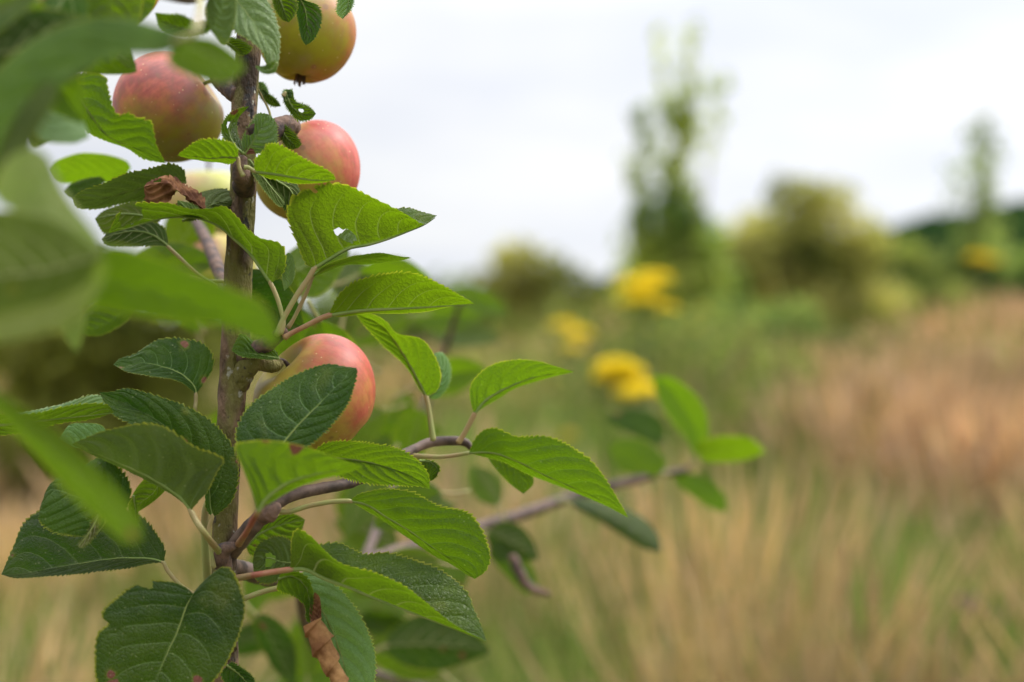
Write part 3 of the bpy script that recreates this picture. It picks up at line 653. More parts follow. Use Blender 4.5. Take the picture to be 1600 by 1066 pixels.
# L1, the holed leaf
lf(.69, [(492, 418), (515, 404), (544, 388), (575, 382), (603, 374), (635, 362), (662, 351), (683, 337)],
   R=[(478, 412), (461, 373), (448.5, 338), (452, 318), (463, 304), (491, 291), (524, 286), (548, 291), (570, 302), (612, 323), (646, 342), (663, 350)],
   L=[(500, 400), (525, 370), (560, 345), (600, 331), (635, 325), (662, 332)], mat='lite', dr=-1.3, dl=2.2, camber=.1,
   stalk=[(480, 438), (463, 463), (442, 500), (433, 524)], sr=.0013, holes=[(.36, -.19, .045, .12), (.42, -.95, .018, .05)], teeth=34, tooth=.0017, ripple=1.1,
   label='broad bright green leaf with a pale hole eaten beside its midrib')
# L2 edge-on below it
lf(.70, [(488, 433), (520, 415), (560, 406), (600, 403), (643, 403)], L=[(510, 414), (533, 405), (560, 398), (589, 396), (620, 400)], R=[(512, 424), (535, 413), (562, 412), (600, 409), (625, 407)][::1],
   dl=-2., dr=2., mat='mid', stalk=[(480, 455), (471, 474), (458, 500), (450, 512)], label='narrow leaf seen edge on under the holed leaf')
# L3
lf(.69, [(516, 492), (547, 487), (575, 484), (620, 482), (660, 480), (705, 477), (741, 474.5)],
   R=[(517, 484), (530, 460), (553, 441.5), (575, 434), (595, 429), (620, 427), (645, 427.5), (668, 434), (688, 443), (716, 460)],
   L=[(530, 495), (550, 494), (589, 490), (630, 489), (660, 487), (700, 480)], mat='lite', dr=-1.2, dl=1.6, stalk=[(500, 498), (477, 510), (455, 521), (444, 528)], sr=.0012, smat=M_STALKR, teeth=36,
   label='flat bright green pointed leaf reaching furthest right above the front apple')
# L4 long leaf to the left with the dead patch
lf(.69, [(423, 443), (411, 424), (390, 395), (368, 375), (345, 355), (322, 344), (298, 339), (253, 341), (197, 357), (169, 365)],
   L=[(440, 430), (446, 413), (443, 388), (430, 378), (406, 371), (388, 356), (370, 335), (350, 322), (325, 327), (296, 328), (262, 318), (240, 318), (215, 318), (187, 332)], mat='mid', dl=-1.2, R=('v', (.1, .7, .25), .022),
   stalk=[(430, 458), (437, 478), (443, 505), (438, 522)], sr=.0011, holes=[(.865, .62, .055, .55)], teeth=40, label='long curved leaf crossing the trunk with a chewed yellowing tip')
# folded top bit
lf(.69, [(318, 340), (300, 333), (277, 313)], L=[(308, 323), (290, 316)], R=[(296, 340), (280, 330)], mat='aqua', dl=.4, dr=-.2, nv=7, label='small pale turned up lobe of a leaf edge')
# dead brown curl
dl_ = lf(.695, [(322, 330), (300, 312), (278, 298), (262, 286), (240, 288), (225, 292)], L=[(316, 305), (296, 292), (270, 277), (250, 278), (232, 284)], R=[(290, 330), (272, 322), (262, 335), (246, 326), (230, 320), (226, 302)],
   mat='pale', dl=1., dr=.3, holes=[(.42, -.42, .15, .34), (.80, .6, .05, .3)], ripple=2.2, rib=False, camber=.3, teeth=14, tooth=.003, label='crisp brown dead leaf piece with a large hole')
dl_.data.materials.clear(); dl_.data.materials.append(M_DEAD)
# L7 behind
lf(.71, [(285, 345), (310, 332), (335, 318), (366, 312)], L=[(300, 310), (320, 298), (350, 295), (364, 303)], R=[(300, 345), (330, 335), (355, 326)], mat='pale', dl=1, label='rounded dull green leaf behind the dead brown piece')
# L5 dark leaves
lf(.74, [(262, 385), (238, 368), (210, 362), (180, 367), (158, 374)], L=[(262, 372), (255, 355), (230, 346), (200, 350), (172, 362)], R=[(240, 384), (205, 386), (169, 384)], mat='dark', dl=.8, dr=-.8,
   stalk=[(280, 402), (310, 430), (338, 448)], sharp=True, label='dark shaded leaf on a thin arched stalk left of the trunk')
lf(.75, [(250, 345), (225, 338), (190, 335), (148, 342)], L=[(245, 325), (230, 315), (200, 316), (165, 328)], R=[(235, 355), (200, 366), (165, 366)], mat='mid', dl=.8, dr=-.5)
# L6 olive
lf(.73, [(291, 285), (265, 285), (235, 290), (190, 302), (150, 312), (112, 310)], R=[(288, 268), (275, 258), (253, 257), (197, 272), (160, 288), (130, 298)], L=[(275, 300), (235, 312), (180, 322), (125, 326)], mat='pale', dr=-1., dl=1., ripple=1.5,
   label='felted olive leaf sloping down left above the brown patch')
# L8
lf(.66, [(104, 122), (121, 146), (145, 185), (169, 213), (200, 228), (235, 240), (259, 255)], L=[(118, 118), (149, 112), (165, 122), (169, 134), (176, 165), (184, 180), (200, 178), (214, 184), (236, 190), (240, 205), (245, 228)], R=[(115, 170), (135, 203), (165, 220), (197, 231), (225, 249)],
   mat='mid', dl=-.8, dr=.8, ripple=.8, label='leaf with a wavy bitten upper edge pointing at the left apple')
lf(.55, [(140, 215), (110, 190), (95, 160), (90, 110)], L=[(110, 225), (60, 215), (50, 170), (70, 130)], R=[(135, 200), (122, 165), (105, 125)], mat='aqua', sharp=False, dl=-1, dr=1)
lf(.60, [(45, 215), (70, 195), (95, 190), (132, 208)], L=[(55, 230), (80, 222), (110, 214)], R=[(50, 185), (80, 160), (110, 175)], mat='mid', sharp=False, dl=0, dr=1)
# L9, L10
lf(.84, [(205, 262), (170, 268), (120, 270), (74, 266)], L=[(185, 285), (130, 286), (90, 285)], R=[(195, 250), (160, 240), (125, 240), (90, 250)], mat='lite', sharp=False, dl=1, dr=-1, label='soft green leaf lying level left of the felted olive leaf')
lf(.80, [(165, 282), (140, 290), (120, 296), (98, 300)], R=[(155, 276), (130, 280), (110, 288)], L=[(150, 300), (130, 310), (110, 310)], mat='dark', sharp=False)
# L11
lf(.675, [(372, 247), (352, 246), (330, 248), (305, 245), (277, 243)], R=[(371, 232), (360, 222), (335, 217), (310, 220), (290, 232)], L=[(360, 256), (340, 254), (315, 250), (295, 247)], mat='lite', dr=-.8, dl=1.2, stalk=[(374, 262), (380, 275)], teeth=26,
   label='small serrated leaf in front of the underside of the left apple')
# L12
lf(.69, [(381, 240), (366, 225), (358, 205), (366, 185), (389, 166)], L=[(362, 232), (348, 212), (347, 195), (358, 178), (372, 170)], R=[(379, 225), (372, 212), (370, 195), (376, 180)], mat='mid', dl=-.5, dr=.6, holes=[(.55, .3, .07, .2)], label='narrow curved leaf with a small eaten hole over the trunk')
lf(.692, [(382, 241), (395, 222), (408, 200), (418, 178)], L=[(378, 222), (384, 205), (392, 192), (402, 178)], R=[(405, 240), (425, 238), (433, 225), (433, 200), (427, 185)], mat='aqua', dl=-.4, dr=.4, holes=[(.5, .7, .12, .25)], label='short greyish green leaf with ragged hole in front of the trunk')
# L13
lf(.675, [(398, 268), (430, 272), (460, 277), (490, 281), (525, 281)], R=[(398, 250), (411, 236), (418, 226), (432, 225), (455, 236), (480, 251), (505, 262), (520, 272)], L=[(420, 279), (460, 286), (500, 286)], mat='lite', dr=-1., dl=1., teeth=32,
   stalk=[(388, 262), (382, 262)], label='bright green leaf lying across the bottom of the upper right apple')
lf(.70, [(388, 250), (400, 265), (420, 290), (445, 320)], R=[(400, 262), (415, 272), (440, 300)], L=[(395, 270), (410, 295), (435, 322)], mat='aqua', dl=-.5, dr=1., label='narrow leaf hanging diagonally under the upper spur')
lf(.705, [(402, 268), (430, 282), (455, 300), (462, 335)], L=[(415, 290), (440, 322), (455, 338)], R=[(430, 272), (462, 285), (470, 315)], mat='dark', dl=0, dr=.8)
# L14
lf(.655, [(345, -30), (385, 20), (415, 60), (428, 92), (418, 112)], L=[(380, -45), (418, 0), (436, 45), (436, 85), (432, 108)], R=[(345, 10), (362, 45), (385, 60), (408, 78), (416, 98)], mat='aqua', dl=.6, dr=-.6, camber=.3, ripple=.8, label='pale bluish green leaf hanging over the top of the trunk')
lf(.65, [(432, 98), (425, 108), (412, 110), (399, 103)], L=[(430, 113), (412, 115), (402, 108)], R=[(428, 96), (412, 103)], mat='lite', nv=6, dl=-.3, dr=.3, label='curled bright green tip under the pale leaf')
lf(.68, [(345, 62), (365, 72), (385, 86)], L=[(355, 58), (375, 62), (393, 75)], R=[(355, 70), (372, 84)], mat='mid')
# tiny leaves by the upper right apple
lf(.72, [(404, 140), (420, 152), (439, 166)], L=[(412, 142), (430, 154)], R=[(408, 154), (425, 166)], mat='mid', stalk=[(421, 175), (420, 190)], sr=.0006)
lf(.72, [(402, 128), (408, 140), (418, 148)], L=[(412, 130), (419, 142)], R=[(400, 140), (408, 150)], mat='aqua')
lf(.71, [(446, 145), (458, 168), (475, 178), (494, 178)], L=[(456, 140), (462, 158), (482, 166)], R=[(444, 160), (462, 186), (482, 188)], mat='mid', holes=[(.62, .2, .06, .25)], stalk=[(443, 150)], label='tiny leaf with one round hole above the upper right apple')
lf(.71, [(447, 158), (446, 150), (453, 140)], L=[(441, 150), (444, 141)], R=[(452, 155), (457, 146)], mat='aqua')
lf(.715, [(438, 192), (446, 212), (466, 232)], L=[(452, 200), (470, 222)], R=[(436, 210), (450, 232)], mat='mid')
# leaves by top right apple
lf(.70, [(465, -10), (477, 15), (480, 45), (478, 71)], L=[(475, 0), (498, 10), (502, 35), (492, 60)], R=[(462, 10), (466, 35), (470, 58)], mat='dark', dl=-.3, dr=.3, label='dark oval leaf lying on the topmost apple')
lf(.69, [(430, -15), (440, 5), (445, 20), (451, 35)], L=[(448, -10), (464, 5), (460, 25)], R=[(426, 0), (430, 15), (440, 30)], mat='mid')
lf(.70, [(545, -30), (545, 0), (541, 20), (535, 30)], L=[(553, -10), (550, 12)], R=[(530, -15), (527, 5), (526, 20)], mat='aqua')
# top left scraps
lf(.64, [(318, 52), (290, 45), (265, 38), (242, 20)], R=[(310, 38), (285, 24), (262, 22)], L=[(300, 56), (270, 54), (250, 42)], mat='mid', dr=-.4, dl=.4, label='small leaf silhouetted against the white sky left of the trunk')
lf(.64, [(295, 50), (312, 42), (332, 38)], R=[(305, 54), (325, 50)], L=[(308, 36), (328, 32)], mat='mid')
lf(.62, [(330, 50), (345, 20), (350, -5), (352, -30)], L=[(320, 20), (330, -10)], R=[(352, 70), (366, 40), (368, 0)], mat='pale', sharp=False)
# FL4b bright green below the pale petiole
lf(.48, [(282, 62), (310, 78), (345, 95), (385, 108)], R=[(300, 58), (335, 62), (372, 88)], L=[(262, 95), (300, 120), (350, 130)], mat='mid', sharp=False, dl=0, dr=0, label='blurred bright green leaf crossing in front of the upper trunk')
# L15 big blurred front leaf
lf(.46, [(300, 55), (262, 68), (205, 78), (150, 95), (100, 118), (40, 160), (-20, 240), (-60, 330)], R=[(275, 48), (229, 34), (192, 27), (146, 27), (100, 38), (60, 58), (20, 90), (-30, 150), (-90, 260)], L=[(260, 82), (200, 88), (155, 98), (117, 120), (75, 160), (30, 230), (-20, 320)],
   mat='soft', sharp=False, dr=1.2, dl=-.4, stalk=[(306, 50), (312, 20, 4), (312, -10, 12)], sr=.0011, label='large blurred dark green leaf sweeping across the top left corner')
lf(.45, [(80, 125), (50, 165), (25, 215), (5, 280)], L=[(90, 150), (62, 200), (30, 260)], R=[(55, 140), (20, 190), (-5, 250)], mat='pale', sharp=False, label='blurred yellowish leaf underside hanging below the dark green one')
# upper left jumble
for i, (bx, by, z, a, L_, w_, dpt, rl, m_, un) in enumerate([
    (70, -20, .50, 195, .07, .035, .2, 20, 'mid', True), (-20, -10, .52, -50, .055, .03, 0, 0, 'lite', True), (120, -40, .55, 240, .06, .035, 0, 30, 'dark', False),
    (175, -60, .60, 268, .04, .03, 0, 0, 'lite', True), (120, -50, .62, 225, .045, .035, .2, 0, 'pale', True), (205, -60, .62, 255, .03, .03, 0, -20, 'mid', False),
    (80, 40, .58, 170, .06, .035, .3, 20, 'dark', False), (20, 30, .55, 230, .06, .035, 0, 0, 'mid', True), (-30, 90, .5, 20, .05, .03, .4, 0, 'dark', False), 
    (-30, -30, .60, -25, .07, .04, .2, 0, 'mid', False), (245, -60, .66, 230, .03, .02, .2, 0, 'mid', True)]):
    gleaf(tree, bx, by, z, a, L_, w_, depth=dpt, roll=rl, mat=m_, under=un, sag=.1, fold=.25)
# FL3 big blurred left
lf(.43, [(50, 228), (70, 270), (92, 320), (120, 365), (158, 395)], L=[(75, 245), (92, 285), (118, 325), (150, 365)], R=[(10, 250), (-10, 300), (20, 330), (80, 345), (125, 368)], mat='glow', sharp=False, dl=.3, dr=-.3, label='large blurred pale green leaf at the left edge, upper one of a curled pair')
lf(.44, [(165, 395), (120, 410), (60, 425), (-10, 430), (-60, 425)], L=[(140, 355), (90, 335), (30, 330), (-30, 340)], R=[(158, 440), (120, 472), (60, 490), (-20, 495)], mat='soft', sharp=False, dl=1.5, dr=-.2, label='blurred curled leaf with a shaded green hollow at the left edge')
lf(.42, [(162, 400), (158, 440), (118, 478), (60, 505), (0, 520), (-60, 520)], L=[(150, 415), (138, 440), (100, 462), (50, 480), (0, 490)], R=[(166, 430), (128, 492), (66, 522), (0, 535)], mat='glow', sharp=False, dl=.5, dr=-.3, label='blurred pale rim of the curled leaf at the left edge')
lf(.50, [(112, 445), (112, 480), (118, 515), (120, 553)], L=[(128, 460), (133, 490), (130, 525)], R=[(95, 465), (90, 495), (104, 530)], mat='glow', sharp=False, label='blurred small pale leaf hanging straight down')
lf(.62, [(215, 470), (190, 490), (160, 508), (125, 520)], L=[(200, 500), (165, 522), (140, 525)], R=[(190, 468), (150, 475), (130, 495)], mat='mid', sharp=False)
# FL4
lf(.455, [(118, 425), (170, 440), (235, 452), (300, 470), (360, 495), (436, 545)], R=[(118, 480), (160, 482), (210, 492), (270, 503), (340, 508), (390, 525)], L=[(125, 395), (170, 385), (230, 395), (300, 425), (360, 450), (408, 470), (430, 505)], mat='mid', sharp=False, dl=-.6, dr=.3,
   label='big blurred bright green leaf pointing right across the trunk')
# FL5
lf(.44, [(-60, 575), (0, 628), (60, 685), (125, 745), (175, 795), (216, 850)], R=[(-50, 545), (0, 608), (55, 650), (110, 695), (160, 742), (200, 785), (222, 825)], L=[(-60, 600), (-5, 645), (45, 705), (105, 765), (150, 810), (190, 845)], mat='mid', sharp=False, dl=.8, dr=-.3, label='blurred narrow bright green leaf slanting down from the left edge')
# FL6
lf(.615, [(403, 800), (418, 778), (450, 755), (490, 742), (530, 735), (567, 728)], L=[(396, 775), (380, 735), (367, 697), (390, 690), (420, 689), (463, 694), (508, 708), (545, 722)], R=[(425, 785), (450, 768), (491, 752), (535, 742)], mat='lite', sharp=True, dl=-.8, dr=1.2, teeth=0, tooth=0,
   stalk=[(396, 812, 2), (385, 832, 5), (373, 850, 8)], sr=.0014, smat=M_STALKR, label='softly blurred bright green leaf in front of the lower apple')
# L16 big dark leaf on the apple
lf(.665, [(430, 712), (446, 688), (470, 660), (500, 630), (530, 600), (557, 575)], L=[(405, 712), (375, 702), (367, 680), (372, 662), (384, 641), (406, 621), (428, 606), (449, 592), (477, 579), (510, 569), (535, 572)],
   R=[(455, 712), (482, 697), (505, 678), (522, 660), (541, 636), (551, 613), (558, 584)], mat='dark', dl=1.3, dr=-.3, camber=.16, teeth=44, tooth=.0017, ripple=.8, label='dark green veined leaf lying over the lower apple')
# L17
lf(.69, [(490, 712), (530, 716), (575, 722), (620, 735), (650, 748), (671, 764)], L=[(497, 699), (515, 691), (533, 689), (560, 690), (589, 694), (612, 699), (632, 706), (650, 717), (660, 728), (670, 743)], R=[(500, 730), (540, 748), (590, 757), (631, 759), (655, 760)],
   mat='lite', dl=-.6, dr=.3, teeth=40, tooth=.0017, ripple=.7, label='yellow green toothed leaf just right of the blurred one')
lf(.705, [(655, 720), (672, 722), (684, 735), (672, 752)], L=[(668, 719), (686, 728), (682, 745)], R=[(660, 735), (668, 745)], mat='mid', teeth=12)
# L18
lf(.70, [(332, 808), (328, 785), (325, 755), (310, 720), (285, 690), (250, 660), (205, 635), (155, 613)], R=[(345, 800), (366, 776), (373, 734), (362, 695), (332, 660), (298, 638), (253, 621), (203, 607), (175, 612)],
   L=[(322, 795), (318, 766), (300, 735), (272, 705), (238, 680), (205, 663), (174, 646)], mat='dark', dr=-.3, dl=-.8, camber=.3, teeth=44, stalk=[(326, 830), (331, 862), (334, 887)], sr=.001, label='long dark green leaf with brown spots arching left of the trunk')
# L19
lf(.665, [(298, 798), (285, 782), (267, 767), (225, 742), (169, 717), (140, 705), (112, 694)], R=[(318, 775), (325, 767), (340, 736), (350, 719), (335, 707), (310, 697), (267, 672), (225, 663), (169, 672), (135, 684)],
   L=('v', (-.2, .8, -.1), .02), mat='pale', dr=-1.4, camber=.1, ripple=2., stalk=[(305, 812), (320, 834), (345, 866, 4)], sr=.0014, teeth=36, label='felted olive green leaf underside with bold pale veins')
lf(.70, [(170, 690), (140, 690), (115, 692), (92, 686)], R=[(160, 665), (130, 661), (108, 664)], L=[(150, 698), (120, 700)], mat='aqua', sharp=False)
# L21
lf(.69, [(-40, 668), (20, 662), (80, 655), (130, 650), (178, 645)], R=[(-40, 650), (20, 648), (80, 640), (130, 632), (165, 632)], L=[(-30, 680), (30, 677), (90, 664), (140, 655)], mat='mid', dr=-.8, dl=.5)
lf(.71, [(-20, 655), (60, 648), (120, 640), (178, 630)], L=[(20, 646), (90, 634), (140, 618), (165, 620)], R=[(0, 662), (80, 656), (140, 645)], mat='aqua', dl=.6)
# L22
lf(.71, [(306, 616), (303, 603), (282, 584), (250, 572), (220, 567), (195, 573), (177, 570)], R=[(321, 596), (333, 573), (329, 548), (310, 534), (281, 529), (252, 530), (230, 540), (210, 553), (188, 560)], L=[(300, 610), (281, 597), (240, 588), (200, 581)],
   mat='dark', dr=.6, dl=-.8, teeth=34, stalk=[(306, 628), (305, 645), (310, 680, 2)], label='round dark green leaf alone left of the trunk with tan spots')
# L23
lf(.70, [(256, 880), (240, 874), (205, 872), (169, 874), (98, 885), (40, 896), (2, 898)], R=[(258, 860), (250, 842), (230, 815), (211, 803), (160, 790), (110, 785), (62, 798), (37, 819), (22, 852), (10, 880)], L=[(240, 880), (200, 887), (160, 892), (84, 901), (28, 903)],
   mat='dark', dr=.8, dl=-.7, camber=.15, teeth=46, tooth=.0017, stalk=[(262, 892), (280, 913), (303, 930)], label='large dark green leaf pointing at the bottom left edge')
# L24
lf(.675, [(150, 835), (165, 812), (150, 790), (115, 775), (80, 765), (64, 790)], L=[(125, 838), (85, 832), (62, 815)], R=[(200, 790), (198, 745), (160, 715), (120, 735), (80, 755)], mat='dark', dl=-.2, dr=.5, camber=.25, label='small round very dark leaf on top of the large dark one')
lf(.665, [(160, 795), (150, 815), (138, 835), (122, 855)], L=[(150, 803), (135, 835), (124, 848)], R=[(156, 818), (146, 840), (130, 855)], mat='pale', nv=5, label='pale twisted stalk flap on the dark leaves')
lf(.72, [(255, 745), (240, 770), (220, 785), (200, 800)], L=[(235, 742), (215, 760), (202, 785)], R=[(262, 760), (245, 780), (215, 800)], mat='mid', sharp=False)
lf(.69, [(208, 775), (212, 800), (210, 830)], L=[(214, 785), (216, 815)], R=[(204, 785), (206, 815)], mat='lite', nv=5)
# L25
lf(.665, [(303, 929), (293, 945), (287, 960), (276, 990), (262, 1019), (242, 1066), (215, 1125)], R=[(290, 918), (267, 909), (231, 908), (203, 918), (174, 940), (159, 957), (162, 968), (169, 975), (152, 991), (148, 1033), (152, 1066), (178, 1105)],
   L=[(307, 921), (329, 898), (349, 886), (366, 895), (381, 935), (380, 969), (363, 1019), (332, 1066), (270, 1112)], mat='dark', dr=-.4, dl=-.5, camber=.2, teeth=50, tooth=.001, ripple=.7, holes=[(.22, -.98, .03, .12)], label='broad dark green leaf at the bottom with a torn left edge and red mark')
lf(.69, [(355, 1040), (375, 1055), (400, 1085)], L=[(365, 1036), (395, 1058)], R=[(345, 1056), (370, 1085)], mat='dark')
# L27
lf(.67, [(454, 890), (477, 889), (508, 904), (547, 918), (603, 941), (660, 963), (716, 985), (760, 1002)], R=[(455, 870), (455.5, 840), (465, 827), (485, 839), (508, 864), (530, 880), (560, 887), (589, 893), (632, 915), (688, 960), (724, 985)],
   L=[(475, 862), (502, 850), (530, 848), (550, 857), (570, 865), (595, 862), (617, 864), (660, 879), (702, 901), (730, 926), (741, 952), (751, 975)], mat='mid', dr=-1.4, dl=1.6, camber=.14, ripple=.9, teeth=48, tooth=.0017,
   stalk=[(425, 894), (395, 899), (362, 905, 3)], sr=.0014, smat=M_STALKR, label='long folded leaf at the bottom showing bright underside and dark puckered upper side')
# L28
lf(.70, [(547, 783), (575, 790), (603, 808), (640, 830), (675, 855), (710, 878), (742, 905)], L=[(560, 773), (575, 768), (595, 765), (617, 765), (645, 770), (670, 782), (690, 791), (724, 797), (744, 812), (760, 843), (766, 872), (758, 893)],
   R=[(570, 796), (597, 812), (637, 840), (674, 866), (708, 882), (730, 898)], mat='mid', dl=-.8, dr=1.5, camber=.2, ripple=.8, teeth=44, stalk=[(520, 784), (485, 790), (450, 800), (430, 798)], sr=.0012, smat=M_STALK, label='large drooping olive green leaf right of the lower twig')
# L29 + roll
lf(.695, [(440, 918), (470, 925), (500, 950), (525, 1000), (545, 1066), (560, 1120)], L=[(455, 900), (485, 894), (519, 911), (547, 938), (569.5, 974), (582, 1005), (587, 1030), (585, 1066), (575, 1110)], R=[(460, 930), (480, 945), (492, 985), (505, 1030), (525, 1080)],
   mat='aqua', dl=.3, dr=-.2, camber=.15, teeth=52, tooth=.0017, ripple=1.4, stalk=[(410, 925), (377, 938), (362, 950, 2)], sr=.0013, label='pale grey green leaf at the bottom beside the brown roll')
lf(.685, [(435, 905), (455, 900), (472, 910), (482, 930), (484, 978)], L=[(442, 895), (465, 893), (484, 908), (489, 935)], R=[(435, 922), (460, 932), (476, 945), (478, 965)], mat='lite', teeth=20, dl=-.3, dr=.2, label='small yellow green curled leaf edge above the brown roll')
def roll():
    c = spl([P(488, 972, .683), P(497, 992, .682), P(512, 1028, .68), P(532, 1070, .68), P(545, 1110, .685)], 150)
    t = np.linspace(0, 1, 150); tan = nrm(np.gradient(c, axis=0)); u = nrm(np.cross(tan, [0, 1, 0])); w = np.cross(tan, u)
    g = np.linspace(0, 2*np.pi, 40, endpoint=False); V = []
    for i in range(150):
        ph = (t[i]*4.5-g/(2*np.pi)*1.0) % 1
        r = (.0034+.0013*np.sin(np.pi*min(1, t[i]*1.6+.15)))*(1+.38*ph**1.6)*(1+.04*np.sin(5*g+t[i]*40))
        V.append(c[i]+np.cos(g)[:, None]*r[:, None]*u[i]+np.sin(g)[:, None]*r[:, None]*w[i])
    V = np.array(V).reshape(-1, 3); i = np.arange(149)[:, None]*40; j = np.arange(40)[None]
    F = np.stack([i+j, i+(j+1) % 40, i+40+(j+1) % 40, i+40+j], -1).reshape(-1, 4)
    o = mesh_obj('dead_leaf_roll', V, F, M_ROLL, tree, origin=c[0]); o['label'] = 'brown dried leaf margin rolled into a spiral tube'
roll()
lf(.684, [(492, 925), (490, 945), (492, 965), (494, 985)], L=[(500, 935), (502, 960), (500, 975)], R=[(486, 940), (484, 965)], mat='pale', nv=5, ripple=2, teeth=0, tooth=0, rib=False).data.materials[0] = M_DEAD
# L30, L31
lf(.705, [(462, 880), (440, 878), (418, 872), (395, 880)], R=[(462, 855), (440, 838), (410, 846), (398, 862)], L=[(450, 898), (420, 912), (400, 905)], mat='pale', holes=[(.58, .02, .11, .3)], label='small pale leaf with an oval hole behind the lowest stalk')
lf(.74, [(384, 855), (405, 835), (440, 820), (477, 812)], L=[(395, 868), (430, 858), (465, 838)], R=[(390, 835), (420, 810), (455, 803)], mat='mid')
# L32
lf(.735, [(733, 708), (770, 708), (810, 722), (850, 742), (900, 764), (945, 785), (982, 809)], L=[(741, 688), (756, 672), (774, 669), (790, 675), (808, 682), (848, 682), (875, 690), (898, 702), (920, 716), (938, 735), (955, 762), (968, 785)],
   R=[(755, 714), (786, 722), (825, 739), (864, 756), (915, 776), (955, 794)], mat='mid', dl=-.9, dr=1.3, camber=.18, ripple=.9, teeth=44, label='large drooping leaf at the end of the middle branch')
lf(.76, [(760, 712), (790, 725), (815, 745), (818, 772)], L=[(785, 715), (825, 735), (834, 755)], R=[(772, 730), (795, 755)], mat='mid', sharp=False)
# L33
lf(.75, [(741, 648), (760, 625), (795, 605), (835, 590), (870, 584), (897, 581)], L=[(735, 625), (735, 605), (745, 588), (770, 570), (808, 561), (840, 564), (872, 574)], R=[(760, 634), (795, 613), (835, 597), (870, 587)], mat='lite', sharp=True, dl=-.8, dr=1., teeth=30, tooth=.0007,
   stalk=[(735, 660), (724, 680), (716, 692)], sr=.0013, smat=M_STALKR, label='bright green pointed leaf standing up from the middle branch')
# L34
lf(.75, [(666, 620), (655, 598), (640, 570), (618, 535), (595, 508), (556, 490)], L=[(655, 608), (640, 582), (612, 552), (592, 533), (568, 508)], R=[(684, 608), (689, 580), (674, 548), (655, 529), (620, 521), (603, 502), (580, 490)], mat='lite', dl=.3, dr=-1., sharp=True, teeth=24, tooth=.0006,
   stalk=[(670, 640), (677, 688)], sr=.0013, label='bright green leaf on a tall pale stalk left end up')
lf(.765, [(668, 622), (685, 605), (690, 580), (678, 552)], R=[(685, 622), (702, 600), (704, 572), (692, 552)], L=[(672, 600), (676, 575)], mat='aqua', dr=.4)
# background branch leaves
lf(1.22, [(1085, 720), (1090, 680), (1070, 640), (1045, 605), (1018, 588)], R=[(1104, 690), (1105, 650), (1085, 615), (1050, 590)], L=[(1075, 690), (1050, 660), (1030, 625)], mat='lite', sharp=False, dr=-1, stalk=[(1080, 733)], label='blurred bright green leaf standing at the tip of the far branch')
lf(1.18, [(1030, 745), (1000, 735), (975, 715), (950, 700)], R=[(1040, 720), (1010, 690), (970, 685)], L=[(1010, 745), (970, 735)], mat='lite', sharp=False, stalk=[(1045, 738)], label='blurred bright green leaf left of the far branch tip')
lf(1.22, [(1040, 690), (1010, 668), (980, 655), (945, 655)], R=[(1032, 655), (1000, 640), (965, 645)], L=[(1025, 695), (990, 680), (965, 668)], mat='dark', sharp=False, stalk=[(1050, 735)], label='blurred dark bluish leaf on the far branch under the yellow flowers')
lf(1.2, [(1085, 712), (1120, 708), (1160, 702), (1198, 706)], R=[(1095, 690), (1130, 682), (1170, 684)], L=[(1110, 722), (1160, 720)], mat='lite', sharp=False, dl=1.2, dr=-1., stalk=[(1075, 733)], label='blurred leaf pointing right from the far branch tip')
lf(1.2, [(1045, 742), (1075, 752), (1105, 770), (1136, 800)], L=[(1070, 738), (1110, 750), (1132, 775)], R=[(1060, 758), (1090, 782), (1120, 798)], mat='lite', sharp=False, label='blurred leaf hanging below the far branch tip')
lf(1.13, [(885, 782), (920, 795), (965, 815), (1005, 840), (1034, 864)], L=[(905, 778), (950, 785), (1000, 805), (1028, 835)], R=[(900, 795), (945, 820), (1000, 855)], mat='dark', sharp=False, dl=1., stalk=[(870, 782)], label='blurred dark green leaf hanging under the middle of the far branch')
lf(1.08, [(768, 845), (790, 870), (815, 900), (835, 925)], L=[(790, 848), (820, 870), (840, 905)], R=[(765, 870), (790, 900), (820, 928)], mat='mid', sharp=False)
twig('dead_twig', [(800, 868, 1.05), (812, 895, 1.05), (825, 915, 1.05), (858, 930, 1.05)], [.003, .0038, .0036, .002], M_SPUR, rough=.2)
